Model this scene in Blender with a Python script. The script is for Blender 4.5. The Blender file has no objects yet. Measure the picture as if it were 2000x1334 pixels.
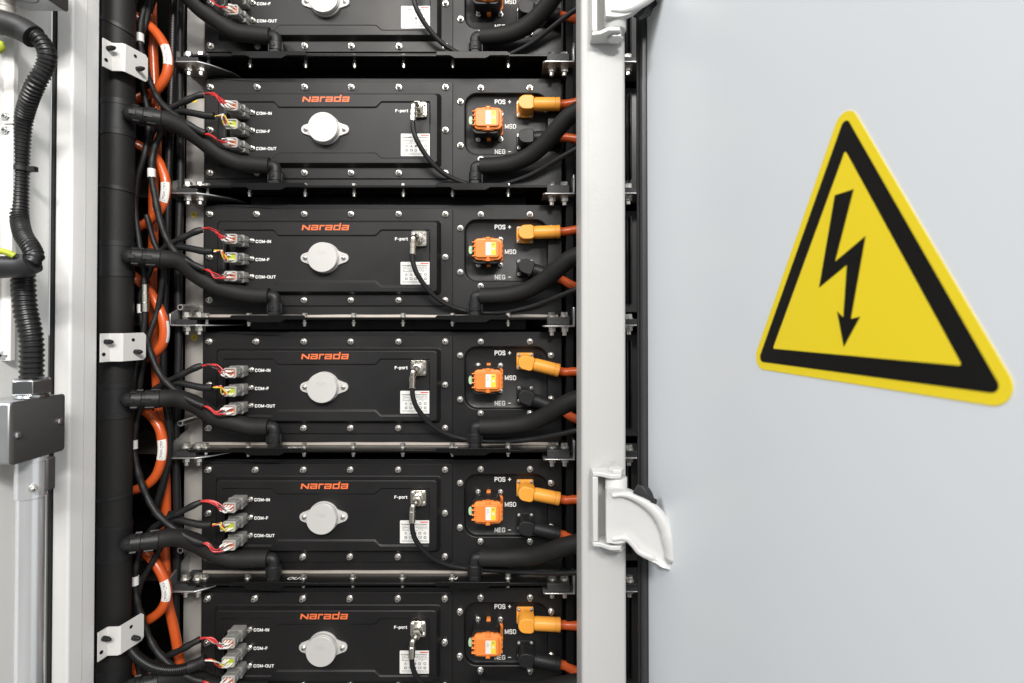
import bpy, bmesh, math, random
from mathutils import Vector, Matrix, Quaternion
random.seed(7)
R = math.radians
SC = bpy.context.scene
COL = SC.collection

# ------------------------------------------------------------------ camera, sky, sun, exposure
F, D, ZC = 1035.0, 1.035, 1.30          # focal length (px of a 2000 px wide frame), metres to the pack fronts, eye height
PITCH, PY0 = R(0.6), 611.0
cam = bpy.data.cameras.new('camera')
cam.sensor_width = 36.0
cam.lens = F / 2000 * 36
cam.shift_y = -(667 - PY0) / 2000
cam.clip_start, cam.clip_end = 0.02, 200
cam.dof.use_dof = True
cam.dof.focus_distance = 0.985
cam.dof.aperture_fstop = 5.0
camo = bpy.data.objects.new('camera', cam)
COL.objects.link(camo)
camo.location = (0, -D, ZC)
camo.rotation_euler = (R(90) + PITCH, 0, 0)
SC.camera = camo

# an exhibition hall: even light from pale surroundings, with ceiling lamps above and in front of the cabinet
W = bpy.data.worlds.new('World'); SC.world = W
W.use_nodes = True
bg = W.node_tree.nodes['Background']
bg.inputs['Color'].default_value = (.97, .985, 1.0, 1)
bg.inputs['Strength'].default_value = 0.57
def lamp(loc, aim, w, h, watts, col=(1, .975, .94)):
    l = bpy.data.lights.new('ceiling_lamp', 'AREA'); l.shape = 'RECTANGLE'; l.size, l.size_y = w, h; l.energy = watts; l.color = col
    o = bpy.data.objects.new('ceiling_lamp', l); COL.objects.link(o)
    o.location = loc; o.rotation_euler = (Vector(loc) - Vector(aim)).to_track_quat('Z', 'Y').to_euler()
lamp((-.58, -2.2, ZC + 1.81), (-.3, 0, ZC), .55, .45, 29, (1, .94, .87))
lamp((.95, -3.1, ZC + 1.9), (-.5, 0, ZC), 1.2, .30, 120)
lamp((-2.6, -2.1, ZC + 2.2), (.2, -.3, ZC), 1.2, .30, 68, (.93, .97, 1))
lamp((.3, -4.6, ZC + 2.4), (0, 0, ZC), 1.2, .30, 80)
SC.view_settings.view_transform = 'Standard'
SC.view_settings.look = 'None'
SC.view_settings.exposure = 0.0
SC.view_settings.gamma = 1.0

# ------------------------------------------------------------------ helpers
def P(px, py, y):
    """the point at depth y (0 = pack fronts, minus = nearer) seen at this spot of the photograph"""
    Y = y + D; c, s = math.cos(PITCH), math.sin(PITCH)
    t = (PY0 - py) / F
    z = Y * (s + t * c) / (c - t * s)
    return Vector(((px - 1000) / F * (Y * c + z * s), y, ZC + z))

ORIGIN = {}
def world_of(o):
    v = Vector((0, 0, 0))
    while o is not None:
        v = v + o.location; o = o.parent
    return v

def tag(o, label=None, cat=None, group=None, kind=None):
    if label: o['label'] = label
    if cat: o['category'] = cat
    if group: o['group'] = group
    if kind: o['kind'] = kind
    return o

def thing(name, loc, label, cat, group=None):
    o = bpy.data.objects.new(name, None); COL.objects.link(o)
    o.location = loc; o.empty_display_size = .02
    return tag(o, label, cat, group)

def smooth(me, ang=35):
    me.shade_smooth()
    me.set_sharp_from_angle(angle=R(ang))

def frame(axis, up=None):
    a = Vector(axis).normalized()
    up = Vector(up) if up is not None else (Vector((0, 0, 1)) if abs(a.z) < .9 else Vector((0, 1, 0)))
    u = up.cross(a).normalized()
    return u, a.cross(u).normalized(), a

def spline(pts, n=8):
    """Catmull-Rom through the points"""
    pts = [Vector(p) for p in pts]
    if len(pts) < 3:
        return [pts[0].lerp(pts[1], i / n) for i in range(n + 1)]
    q = [pts[0] * 2 - pts[1]] + pts + [pts[-1] * 2 - pts[-2]]
    out = []
    for i in range(1, len(q) - 2):
        a, b, c, d = q[i - 1], q[i], q[i + 1], q[i + 2]
        for k in range(n):
            t = k / n
            out.append(.5 * ((2 * b) + (c - a) * t + (2 * a - 5 * b + 4 * c - d) * t * t + (3 * b - a - 3 * c + d) * t ** 3))
    out.append(pts[-1])
    return out

def resample(path, step):
    L = [0]
    for a, b in zip(path, path[1:]): L.append(L[-1] + (b - a).length)
    n = max(2, int(L[-1] / step)); out = []; j = 0
    for i in range(n + 1):
        d = L[-1] * i / n
        while j < len(L) - 2 and L[j + 1] < d: j += 1
        seg = L[j + 1] - L[j]
        out.append(path[j].lerp(path[j + 1], 0 if seg == 0 else (d - L[j]) / seg))
    return out

def roundpoly(pts, rad, seg=4):
    """2D outline with rounded corners; seg+1 points per corner so that outlines can be lofted"""
    n = len(pts); out = []
    for i in range(n):
        p = Vector(pts[i]); a = Vector(pts[i - 1]); b = Vector(pts[(i + 1) % n])
        r = rad[i] if isinstance(rad, (list, tuple)) else rad
        u = (a - p); v = (b - p)
        p0 = p + u.normalized() * min(r, u.length * .49); p1 = p + v.normalized() * min(r, v.length * .49)
        for k in range(seg + 1):
            t = k / seg
            # blend of quadratic curve close to a circular arc
            w = .72
            q = ((1 - t) ** 2 * p0 + 2 * w * t * (1 - t) * p + t * t * p1) / ((1 - t) ** 2 + 2 * w * t * (1 - t) + t * t)
            out.append((q.x, q.y))
    return out

def rrect(x0, z0, x1, z1, r, seg=4):
    return roundpoly([(x0, z0), (x1, z0), (x1, z1), (x0, z1)], r, seg)

class MB:
    """collects shapes; build() links them as one mesh object"""
    def __init__(s): s.v = []; s.f = []; s.m = []; s.mi = 0; s.M = None
    def mat(s, i): s.mi = i; return s
    def add(s, vs, fs):
        o = len(s.v)
        for p in vs:
            p = Vector(p)
            s.v.append(s.M @ p if s.M is not None else p)
        for f in fs: s.f.append([i + o for i in f]); s.m.append(s.mi)
    def box(s, a, b):
        (x0, y0, z0), (x1, y1, z1) = a, b
        x0, x1 = sorted((x0, x1)); y0, y1 = sorted((y0, y1)); z0, z1 = sorted((z0, z1))
        s.add([(x0, y0, z0), (x1, y0, z0), (x1, y1, z0), (x0, y1, z0), (x0, y0, z1), (x1, y0, z1), (x1, y1, z1), (x0, y1, z1)],
              [(3, 2, 1, 0), (4, 5, 6, 7), (0, 1, 5, 4), (1, 2, 6, 5), (2, 3, 7, 6), (3, 0, 4, 7)])
    def loft(s, loops, cap0=False, cap1=True, closed=False):
        n = len(loops[0]); vs = [p for l in loops for p in l]; fs = []
        m = len(loops)
        for k in range(m if closed else m - 1):
            a, b = k * n, ((k + 1) % m) * n
            for i in range(n):
                j = (i + 1) % n
                fs.append((a + i, a + j, b + j, b + i))
        if not closed:
            if cap0: fs.append(tuple(range(n - 1, -1, -1)))
            if cap1: fs.append(tuple((m - 1) * n + i for i in range(n)))
        s.add(vs, fs)
    def prism(s, poly, y0, y1):
        """outline in X/Z from y0 (back) to y1 (front, smaller y)"""
        s.loft([[(x, y0, z) for x, z in poly], [(x, y1, z) for x, z in poly]], True, True)
    def fan(s, poly, y):
        s.add([(x, y, z) for x, z in poly], [tuple(range(len(poly)))])
    def lathe(s, base, axis, prof, n=16, up=None, cap0=True, cap1=True, rot=0):
        """prof: list of (distance along axis, radius)"""
        u, v, a = frame(axis, up); base = Vector(base); loops = []
        for h, r in prof:
            loops.append([base + a * h + (u * math.cos(rot + 2 * math.pi * i / n) + v * math.sin(rot + 2 * math.pi * i / n)) * r for i in range(n)])
        s.loft(loops, cap0, cap1)
    def cyl(s, a, b, r, n=16, r1=None, rot=0):
        a, b = Vector(a), Vector(b)
        s.lathe(a, b - a, [(0, r), ((b - a).length, r if r1 is None else r1)], n, rot=rot)
    def tube(s, path, r, n=10, caps=True, flat=None):
        """r: number or function of index"""
        path = [Vector(p) for p in path]; m = len(path); loops = []
        t0 = (path[1] - path[0]).normalized(); u, v, _ = frame(t0)
        for i, p in enumerate(path):
            t = (path[min(i + 1, m - 1)] - path[max(i - 1, 0)]).normalized()
            q = t0.rotation_difference(t); u = q @ u; v = q @ v; t0 = t
            rr = r(i) if callable(r) else r
            loops.append([p + (u * math.cos(2 * math.pi * k / n) + v * math.sin(2 * math.pi * k / n)) * rr for k in range(n)])
        s.loft(loops, caps, caps)
    def ribbed(s, path, r, step=.004, depth=.8, n=10):
        path = resample(path, step / 4)
        s.tube(path, lambda i: r * (1 if i % 4 in (0, 1) else depth), n)
    def build(s, name, mats, parent=None, bevel=0, seg=2, ang=35, loc=None):
        base = world_of(parent) if parent is not None else Vector(loc or (0, 0, 0))
        me = bpy.data.meshes.new(name)
        me.from_pydata([p - base for p in s.v], [], s.f)
        for m in (mats if isinstance(mats, (list, tuple)) else [mats]): me.materials.append(m)
        me.polygons.foreach_set('material_index', s.m)
        bm = bmesh.new(); bm.from_mesh(me)
        bmesh.ops.recalc_face_normals(bm, faces=bm.faces)
        bm.to_mesh(me); bm.free()
        smooth(me, ang); me.update()
        o = bpy.data.objects.new(name, me); COL.objects.link(o)
        if parent is not None: o.parent = parent
        elif loc: o.location = loc
        if bevel:
            b = o.modifiers.new('edge_rounding', 'BEVEL'); b.width = bevel; b.segments = seg
            b.limit_method = 'ANGLE'; b.angle_limit = R(30); b.harden_normals = False
        return o

TURN = random.Random(11)
def copy_tree(o, parent=None, dz=0, dx=0):
    c = o.copy(); COL.objects.link(c); c.parent = parent
    if o.name.split('.')[0] == 'bolt': c.rotation_euler.y = TURN.uniform(0, 3)
    if parent is None: c.location = o.location + Vector((dx, 0, dz))
    for ch in list(o.children): copy_tree(ch, c)
    return c

def inst(o, parent, loc):
    """another piece of the same mesh"""
    c = o.copy(); COL.objects.link(c); c.parent = parent; c.location = Vector(loc) - world_of(parent)
    if o.name.split('.')[0] in ('bolt', 'connector_screw', 'plug_screw', 'cap_screw'): c.rotation_euler.y = TURN.uniform(0, 3)
    return c

def text_mesh(txt, size, bold=0.0, align='CENTER', shear=0, space=1.0):
    cu = bpy.data.curves.new('lettering', 'FONT')
    cu.body = txt; cu.size = size; cu.align_x = align; cu.align_y = 'CENTER'
    cu.offset = bold * size; cu.shear = shear; cu.space_character = space; cu.resolution_u = 3
    to = bpy.data.objects.new('lettering', cu); COL.objects.link(to)
    bpy.context.view_layer.update()
    me = bpy.data.meshes.new_from_object(to.evaluated_get(bpy.context.evaluated_depsgraph_get()))
    bpy.data.objects.remove(to)
    return [v.co.copy() for v in me.vertices], [list(p.vertices) for p in me.polygons]

def lettering(mb, txt, x, y, z, size, bold=0.02, align='CENTER', mx=None, sx=1.0):
    """flat print facing -Y (or placed by mx)"""
    vs, fs = text_mesh(txt, size, bold, align)
    if mx is None: mb.add([(x + p.x * sx, y, z + p.y) for p in vs], fs)
    else: mb.add([mx @ Vector((p.x * sx, p.y, 0)) for p in vs], fs)

GLYPH = {   # strokes on a grid 1 high: (width, polylines)
 'C': (.78, [[(.78, .80), (.62, 1), (.16, 1), (0, .82), (0, .18), (.16, 0), (.62, 0), (.78, .20)]]),
 'O': (.82, [[(.16, 0), (.66, 0), (.82, .18), (.82, .82), (.66, 1), (.16, 1), (0, .82), (0, .18), (.16, 0)]]),
 'M': (.94, [[(0, 0), (0, 1), (.47, .12), (.94, 1), (.94, 0)]]),
 'I': (.0, [[(0, 0), (0, 1)]]),
 'N': (.76, [[(0, 0), (0, 1), (.76, 0), (.76, 1)]]),
 'F': (.62, [[(0, 0), (0, 1), (.62, 1)], [(0, .52), (.54, .52)]]),
 'U': (.76, [[(0, 1), (0, .16), (.16, 0), (.60, 0), (.76, .16), (.76, 1)]]),
 'T': (.74, [[(0, 1), (.74, 1)], [(.37, 1), (.37, 0)]]),
 'P': (.68, [[(0, 0), (0, 1), (.54, 1), (.68, .86), (.68, .60), (.54, .46), (0, .46)]]),
 'S': (.70, [[(.70, .82), (.56, 1), (.14, 1), (0, .86), (0, .64), (.12, .52), (.58, .48), (.70, .36), (.70, .14), (.56, 0), (.14, 0), (0, .18)]]),
 'D': (.74, [[(0, 0), (0, 1), (.54, 1), (.74, .80), (.74, .20), (.54, 0), (0, 0)]]),
 'E': (.62, [[(.62, 1), (0, 1), (0, 0), (.62, 0)], [(0, .5), (.56, .5)]]),
 'G': (.78, [[(.78, .82), (.62, 1), (.16, 1), (0, .82), (0, .18), (.16, 0), (.62, 0), (.78, .16), (.78, .48), (.46, .48)]]),
 '-': (.34, [[(0, .40), (.34, .40)]]), '\u2212': (.70, [[(0, .5), (.70, .5)]]), '+': (.70, [[(0, .5), (.70, .5)], [(.35, .15), (.35, .85)]]),
 'p': (.54, [[(0, .72), (0, -.28)], [(0, .72), (.40, .72), (.54, .58), (.54, .14), (.40, 0), (0, 0)]]),
 'o': (.56, [[(.12, 0), (.44, 0), (.56, .14), (.56, .58), (.44, .72), (.12, .72), (0, .58), (0, .14), (.12, 0)]]),
 'r': (.34, [[(0, 0), (0, .72)], [(0, .56), (.14, .72), (.34, .72)]]),
 't': (.34, [[(.10, .95), (.10, .12), (.20, 0), (.34, 0)], [(-.06, .72), (.34, .72)]]), ' ': (.22, []),
}
def strokes(mb, txt, x, y, z, cap, wt=.19, align='LEFT', sx=1.0):
    """bold signwriting facing -Y; cap = height of the capitals"""
    k = cap * (1 - wt); t = cap * wt; adv = []
    for ch in txt: adv.append(GLYPH[ch][0] * k * sx + t * 1.75)
    x0 = x if align == 'LEFT' else x - (sum(adv) - t * .75) / 2
    x0 += t / 2; lift = 0
    for ch, a in zip(txt, adv):
        for line in GLYPH[ch][1]:
            pts = [Vector((x0 + p * k * sx, z - cap / 2 + t / 2 + q * k)) for p, q in line]
            for p, q in zip(pts, pts[1:]):
                d = (q - p).normalized() * (t * .42); n = Vector((-d.y, d.x)).normalized() * (t / 2); lift += 1
                yy = y - (lift % 7) * .000012
                mb.add([(v.x, yy, v.y) for v in (p - d - n, q + d - n, q + d + n, p - d + n)], [(0, 1, 2, 3)])
        x0 += a

# ------------------------------------------------------------------ materials
def mat(name, col, rough=.5, metal=0.0, spec=.5, noise=0.0, nscale=40, bump=0.0, bscale=200, rvar=0.0, coat=0.0, aniso=None, var_col=None, vscale=6):
    m = bpy.data.materials.new(name); m.use_nodes = True
    n = m.node_tree.nodes; l = m.node_tree.links; b = n['Principled BSDF']
    b.inputs['Base Color'].default_value = (*col, 1); b.inputs['Roughness'].default_value = rough
    b.inputs['Metallic'].default_value = metal; b.inputs['Specular IOR Level'].default_value = spec
    b.inputs['Coat Weight'].default_value = coat; b.inputs['Coat Roughness'].default_value = .12
    tc0 = n.new('ShaderNodeTexCoord'); oi = n.new('ShaderNodeObjectInfo'); tc = n.new('ShaderNodeVectorMath'); tc.operation = 'MULTIPLY_ADD'
    l.new(oi.outputs['Random'], tc.inputs[0]); tc.inputs[1].default_value = (7.3, 3.1, 5.7); l.new(tc0.outputs['Object'], tc.inputs[2])
    if noise or rvar or var_col:
        t = n.new('ShaderNodeTexNoise'); t.inputs['Scale'].default_value = nscale; t.inputs['Detail'].default_value = 5
        l.new(tc.outputs[0], t.inputs['Vector'])
        if aniso:
            mp = n.new('ShaderNodeMapping'); mp.inputs['Scale'].default_value = aniso
            l.new(tc.outputs[0], mp.inputs['Vector']); l.new(mp.outputs[0], t.inputs['Vector'])
        if noise:
            r = n.new('ShaderNodeMapRange'); r.inputs['To Min'].default_value = 1 - noise; r.inputs['To Max'].default_value = 1 + noise
            l.new(t.outputs['Fac'], r.inputs['Value'])
            mx = n.new('ShaderNodeMix'); mx.data_type = 'RGBA'; mx.blend_type = 'MULTIPLY'; mx.inputs['Factor'].default_value = 1
            mx.inputs[6].default_value = (*col, 1); l.new(r.outputs[0], mx.inputs[7]); l.new(mx.outputs[2], b.inputs['Base Color'])
        if rvar:
            t2 = n.new('ShaderNodeTexNoise'); t2.inputs['Scale'].default_value = nscale * .35; t2.inputs['Detail'].default_value = 6
            l.new(tc.outputs[0], t2.inputs['Vector'])
            r = n.new('ShaderNodeMapRange'); r.inputs['From Min'].default_value = .3; r.inputs['From Max'].default_value = .7
            r.inputs['To Min'].default_value = max(0, rough - rvar); r.inputs['To Max'].default_value = rough + rvar
            l.new(t2.outputs['Fac'], r.inputs['Value']); l.new(r.outputs[0], b.inputs['Roughness'])
        if var_col:
            t3 = n.new('ShaderNodeTexNoise'); t3.inputs['Scale'].default_value = vscale; t3.inputs['Detail'].default_value = 8; t3.inputs['Roughness'].default_value = .65
            l.new(tc.outputs[0], t3.inputs['Vector'])
            r = n.new('ShaderNodeMapRange'); r.inputs['From Min'].default_value = .58; r.inputs['From Max'].default_value = .78
            l.new(t3.outputs['Fac'], r.inputs['Value'])
            mx = n.new('ShaderNodeMix'); mx.data_type = 'RGBA'; mx.inputs[6].default_value = (*col, 1); mx.inputs[7].default_value = (*var_col, 1)
            l.new(r.outputs[0], mx.inputs['Factor']); l.new(mx.outputs[2], b.inputs['Base Color'])
    if bump:
        t = n.new('ShaderNodeTexNoise'); t.inputs['Scale'].default_value = bscale; t.inputs['Detail'].default_value = 3
        l.new(tc.outputs[0], t.inputs['Vector'])
        bp = n.new('ShaderNodeBump'); bp.inputs['Strength'].default_value = bump; bp.inputs['Distance'].default_value = .001
        l.new(t.outputs['Fac'], bp.inputs['Height']); l.new(bp.outputs[0], b.inputs['Normal'])
    return m

M = {}
M['black_coat'] = mat('black powder coat', (.0095, .0090, .0092), .43, spec=.39, rvar=.13, nscale=14, noise=.35, bump=.18, bscale=900)
M['tray_black'] = mat('black lacquered tray steel', (.005, .0048, .0048), .30, spec=.22, rvar=.06, nscale=30, bump=.05, bscale=200)
M['black_plastic'] = mat('black moulded plastic', (.012, .012, .0125), .48, spec=.35, rvar=.06, nscale=60)
M['foam'] = mat('black foam hose', (.013, .0127, .0122), .6, spec=.26, bump=.5, bscale=700, noise=.15, nscale=50)
M['sleeve'] = mat('black cable sleeve', (.010, .010, .0105), .5, spec=.38, bump=.4, bscale=500)
M['rubber'] = mat('black rubber', (.02, .02, .021), .5, bump=.2, bscale=300, noise=.2)
M['gasket'] = mat('door gasket rubber', (.045, .045, .047), .42, bump=.15, bscale=200, noise=.15)
M['loom'] = mat('corrugated loom plastic', (.010, .010, .0105), .36, spec=.45)
M['pipe'] = mat('black pipe insulation', (.014, .0136, .0132), .55, spec=.24, bump=.3, bscale=400)
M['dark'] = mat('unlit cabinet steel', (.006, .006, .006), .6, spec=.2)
M['bolt'] = mat('zinc bolt', (.72, .70, .66), .3, metal=.9, noise=.12, nscale=300)
M['bolt_slot'] = mat('bolt recess', (.05, .05, .05), .5, metal=.5)
M['zinc'] = mat('galvanised bracket', (.56, .56, .56), .36, metal=.9, noise=.18, nscale=60, rvar=.1)
M['rail'] = mat('galvanised rail', (.44, .42, .39), .45, metal=.45, noise=.14, nscale=30, rvar=.08)
M['nickel'] = mat('nickel plated brass', (.78, .74, .66), .22, metal=1, noise=.08, nscale=80)
M['cap'] = mat('brushed aluminium cap', (.56, .55, .53), .42, metal=.25, noise=.04, nscale=80)
M['cap_mark'] = mat('engraved cap mark', (.50, .485, .45), .5, metal=.3)
M['gold'] = mat('cold plate aluminium', (.78, .70, .62), .34, metal=.6, noise=.1, nscale=60)
M['orange_cable'] = mat('orange cable jacket', (.56, .088, .016), .3, spec=.5, noise=.1, nscale=25, coat=.15)
M['orange_plug'] = mat('orange yellow plug plastic', (.86, .36, .045), .42, noise=.05, nscale=40)
M['orange_msd'] = mat('orange plug plastic', (.82, .23, .042), .40, noise=.05, nscale=40)
M['logo'] = mat('orange print', (.72, .15, .045), .5)
M['white_print'] = mat('white print', (.80, .80, .78), .5)
M['white_paper'] = mat('white label paper', (.74, .73, .70), .35, coat=.3)
M['grey_print'] = mat('grey print', (.16, .15, .15), .6)
M['red_print'] = mat('red print', (.62, .05, .04), .5)
M['yellow_print'] = mat('yellow print', (.80, .60, .03), .45)
M['grey_plastic'] = mat('grey connector plastic', (.20, .195, .185), .45, noise=.06, nscale=60)
M['grey_edge'] = mat('light grey connector plastic', (.36, .355, .34), .45)
M['insert_orange'] = mat('orange connector insert', (.50, .13, .05), .5)
M['insert_green'] = mat('green connector insert', (.38, .44, .03), .5)
M['green_tab'] = mat('pale green tab', (.42, .62, .36), .4)
M['wire_red'] = mat('red wire', (.55, .03, .03), .38)
M['wire_white'] = mat('white wire', (.78, .76, .73), .4)
M['wire_yellow'] = mat('yellow wire', (.75, .56, .04), .4)
M['wire_black'] = mat('black wire', (.015, .015, .015), .4)
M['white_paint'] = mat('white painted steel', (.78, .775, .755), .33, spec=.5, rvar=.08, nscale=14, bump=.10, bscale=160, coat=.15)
M['white_left'] = mat('bright white painted post', (.89, .885, .875), .38, bump=.2, bscale=260, noise=.02)  # same paint as the right post, lightened to stand for stronger light here
M['white_post'] = mat('white painted post', (.50, .497, .485), .42, spec=.4, rvar=.1, nscale=14, bump=.2, bscale=260, var_col=(.465, .458, .44), vscale=5)  # same paint as the left post, greyed to stand for weaker light
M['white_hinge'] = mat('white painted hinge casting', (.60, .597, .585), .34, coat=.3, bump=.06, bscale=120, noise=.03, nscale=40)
M['grime'] = mat('scuffed paint', (.50, .47, .43), .7, noise=.35, nscale=300)
M['door'] = mat('white door paint', (.78, .81, .835), .33, rvar=.06, nscale=4, noise=.015, bump=.06, bscale=18)
M['sticker_yellow'] = mat('sticker yellow', (.97, .745, .022), .42)
M['sticker_black'] = mat('sticker black', (.006, .006, .0055), .42, spec=.3)
M['bracket_white'] = mat('white coated clamp', (.66, .65, .63), .42, bump=.08, bscale=300)
M['panel'] = mat('pale grey painted panel', (.82, .825, .81), .4, rvar=.08, nscale=10, bump=.05, bscale=120)
M['box_cover'] = mat('dark brushed box cover', (.075, .072, .071), .5, metal=.25, noise=.22, nscale=60, aniso=(1, 1, 22))
M['box_body'] = mat('galvanised box', (.60, .61, .62), .35, metal=.85, noise=.12, nscale=40)
M['emt'] = mat('galvanised conduit', (.80, .81, .83), .24, metal=.7, noise=.22, nscale=60, aniso=(1, 1, .06))
M['chrome'] = mat('zinc plated fitting', (.70, .71, .72), .16, metal=1, noise=.06, nscale=40)
M['ground'] = mat('grey concrete', (.11, .108, .103), .85, noise=.2, nscale=6)
M['pad'] = mat('speckled pad', (.035, .034, .034), .55, noise=.9, nscale=420)
M['brown'] = mat('brown painted bar', (.07, .055, .05), .5)  # galvanised bars, given one even dark brown

# ------------------------------------------------------------------ setting: ground and the shell of the cabinet
mb = MB(); mb.box((-40, -40, -.05), (40, 40, 0))
tag(mb.build('ground', M['ground']), kind='structure')
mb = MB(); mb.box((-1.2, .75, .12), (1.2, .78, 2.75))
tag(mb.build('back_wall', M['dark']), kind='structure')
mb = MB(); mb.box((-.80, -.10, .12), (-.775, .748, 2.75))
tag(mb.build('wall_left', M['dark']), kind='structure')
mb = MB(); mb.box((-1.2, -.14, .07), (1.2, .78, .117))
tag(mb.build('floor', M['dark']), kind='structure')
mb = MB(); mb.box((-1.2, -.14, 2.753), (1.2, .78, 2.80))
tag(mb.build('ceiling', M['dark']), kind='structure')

# ------------------------------------------------------------------ small shared pieces
def bolt_mesh(name, at, parent, axis=(0, -1, 0), r=.0062, h=.0085, hexagon=False, mat_=None):
    at = Vector(at); mb = MB()
    mb.lathe(at, axis, [(0, r), (.0012, r), (.0016, r * .93)], 14)
    mb.lathe(at, axis, [(.0016, r * .80), (.0032, r * .80)], 12)
    if hexagon:
        mb.lathe(at, axis, [(.0032, r * .86), (h - .0008, r * .86), (h, r * .74)], 6)
    else:
        mb.lathe(at, axis, [(.0032, r * .70), (h - .0012, r * .70), (h - .0003, r * .58), (h, r * .45)], 12)
        u, v, a = frame(axis); mb.mat(1); c = at + a * (h + .0001); k = r * .40; w = r * .12
        for p, q in ((u, v), (v, u)):
            mb.add([c - p * k - q * w, c + p * k - q * w, c + p * k + q * w, c - p * k + q * w], [(0, 1, 2, 3)])
    o = mb.build(name, [mat_ or M['bolt'], M['bolt_slot']], parent, ang=30)
    # put the origin on the bolt so that it can be copied about
    off = at - world_of(parent)
    o.data.transform(Matrix.Translation(-off)); o.location = off
    return o

ORD = ['topmost', 'second', 'third', 'fourth', 'fifth', 'bottom']
PITCH_Z = .2485
ZROW = [ZC - .129 + (3 - i) * PITCH_Z for i in range(6)]     # height of the middle of each pack's front
mm = .001

# ------------------------------------------------------------------ battery packs
def make_pack():
    zc = ZROW[3]
    root = thing('battery_pack', (-.2535, 0, zc - .117), 'pack', 'battery pack', 'black battery packs stacked in the cabinet')
    X = lambda v: v * mm
    Z = lambda v: zc + v * mm
    def lp(poly, y): return [(X(a), y, Z(b)) for a, b in poly]
    mb = MB(); mb.box((-.603, .013, Z(-111)), (.096, .60, Z(102)))
    mb.build('housing', M['black_coat'], root, .003)
    # front panel with its rounded recess for the power connectors
    mb = MB()
    o0 = rrect(-604, -112, 97, 103, 3, 5); rc = rrect(-92, -47, 69, 73, 24, 5); rf = rrect(-87, -42, 64, 68, 20, 5); rr2 = rrect(-93.5, -48.5, 70.5, 74.5, 25, 5)
    mb.loft([lp(o0, .013), lp(o0, 0), lp(rr2, 0), lp(rc, .0018), lp(rc, .008), lp(rf, .0105)], False, True)
    mb.build('front_panel', M['black_coat'], root, .0012, ang=28)
    # bolted lid: flange, raised pan, inner field with the stepped edge
    def ring(x0, z0, x1, z1, r, nt=None, nb=None):
        pts = [(x0, z0)]
        xs = ((-460, -451), (-263, -253))
        b = z0 if nb is None else nb; t = z1 if nt is None else nt
        pts += [(xs[0][0], z0), (xs[0][1], b), (xs[1][0], b), (xs[1][1], z0), (x1, z0), (x1, z1), (xs[1][1], z1), (xs[1][0], t), (xs[0][1], t), (xs[0][0], z1), (x0, z1)]
        rr = [r, 2.5, 2.5, 2.5, 2.5, r, r, 2.5, 2.5, 2.5, 2.5, r]
        return roundpoly(pts, rr, 3)
    mb = MB()
    fl = ring(-600, -95, -116, 95, 3); pb = ring(-574, -74, -138, 71, 7); pt = ring(-567, -68, -145, 66, 6)
    i0 = ring(-556, -59, -158, 51.5, 3, 41, -49); i1 = ring(-554.5, -57.5, -159.5, 50, 2.5, 39.5, -47.5)
    mb.loft([lp(fl, -.0004), lp(fl, -.0030), lp(pb, -.0030), lp(pt, -.0150), lp(i0, -.0150), lp(i1, -.0128)], False, True)
    mb.build('lid', M['black_coat'], root, .0011, ang=28)
    yl = -.0128
    # aluminium cold plate showing under the front
    mb = MB()
    n = 40; top = []; bot = []
    for i in range(n + 1):
        x = -600 + 690 * i / n
        w = .5 * math.sin(i * .9) + .4 * math.sin(i * .37 + 1)
        top.append((X(x), Z(-112.4 + w * .5))); bot.append((X(x), Z(-117.2)))
    mb.prism(bot + top[::-1], .02, -.002)
    mb.build('cold_plate', M['gold'], root)
    # bolts
    spots = [(x, z, -.003) for x in (-589, -498, -405, -314, -221, -130) for z in (84, -84)] + [(-589, 0, -.003), (-130, 0, -.003)]
    spots += [(-61, 84, 0), (35, 84, 0), (-61, -56, 0), (35, -56, 0), (-101, 57, 0), (-101, -29, 0), (76, 57, 0), (76, -28, 0)]
    b0 = None
    for x, z, y in spots:
        if b0 is None: b0 = bolt_mesh('bolt', (X(x), y, Z(z)), root)
        else: inst(b0, root, (X(x), y, Z(z)))
    # brand lettering, six letters of square strokes
    mb = MB(); yb = -.0153
    ox, oz, u, st, hh = -405.5, 50.5, 15.9, 3.0, 10.2
    def quad(a, b, c, d):
        sh = lambda p: (X(ox + p[0] + p[1] * .16), yb, Z(oz + p[1]))
        mb.add([sh(a), sh(b), sh(c), sh(d)], [(0, 1, 2, 3)])
    def bar(x0, z0, x1, z1): quad((x0, z0), (x1, z0), (x1, z1), (x0, z1))
    def let_a(x, tall=0):
        bar(x, hh - 2.6, x + 13.6, hh) if not tall else bar(x, hh - 2.6, x + 10.6, hh)
        bar(x + 13.6 - st, 0, x + 13.6, (hh - 2.6) if not tall else hh + 3.6)
        if not tall:
            bar(x, 0, x + st, 6.0); bar(x + st, 0, x + 13.6 - st, 2.3); bar(x + st, 4.1, x + 13.6 - st, 6.0)
        else:
            bar(x, 0, x + st, hh - 2.6); bar(x + st, 0, x + 13.6 - st, 2.5)
    bar(0, 0, 3.1, hh); quad((3.1, hh), (3.1, hh - 3.6), (12.6, 0), (12.6, 3.6)); bar(12.6, 0, 15.6, hh)
    let_a(17.6)
    bar(33.4, 0, 33.4 + st, hh); bar(33.4 + st, hh - 2.6, 43.2, hh)
    let_a(44.8); let_a(60.6, 1); let_a(76.6)
    mb.build('brand_lettering', M['logo'], root)
    # white port names
    yt = yl - .0003
    for t, x, z in (('COM-IN', -495, 29), ('COM-F', -495, -6), ('COM-OUT', -495, -39.5)):
        mb = MB(); strokes(mb, t, X(x), yt, Z(z), .0060, .21, 'LEFT', 1.0); mb.build('port_lettering', M['white_print'], root)
    mb = MB(); strokes(mb, 'F-port', X(-213.5), yt, Z(34), .0060, .20, 'CENTER', 1.0); mb.build('port_lettering', M['white_print'], root)
    yr = .0105 - .0003
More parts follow.
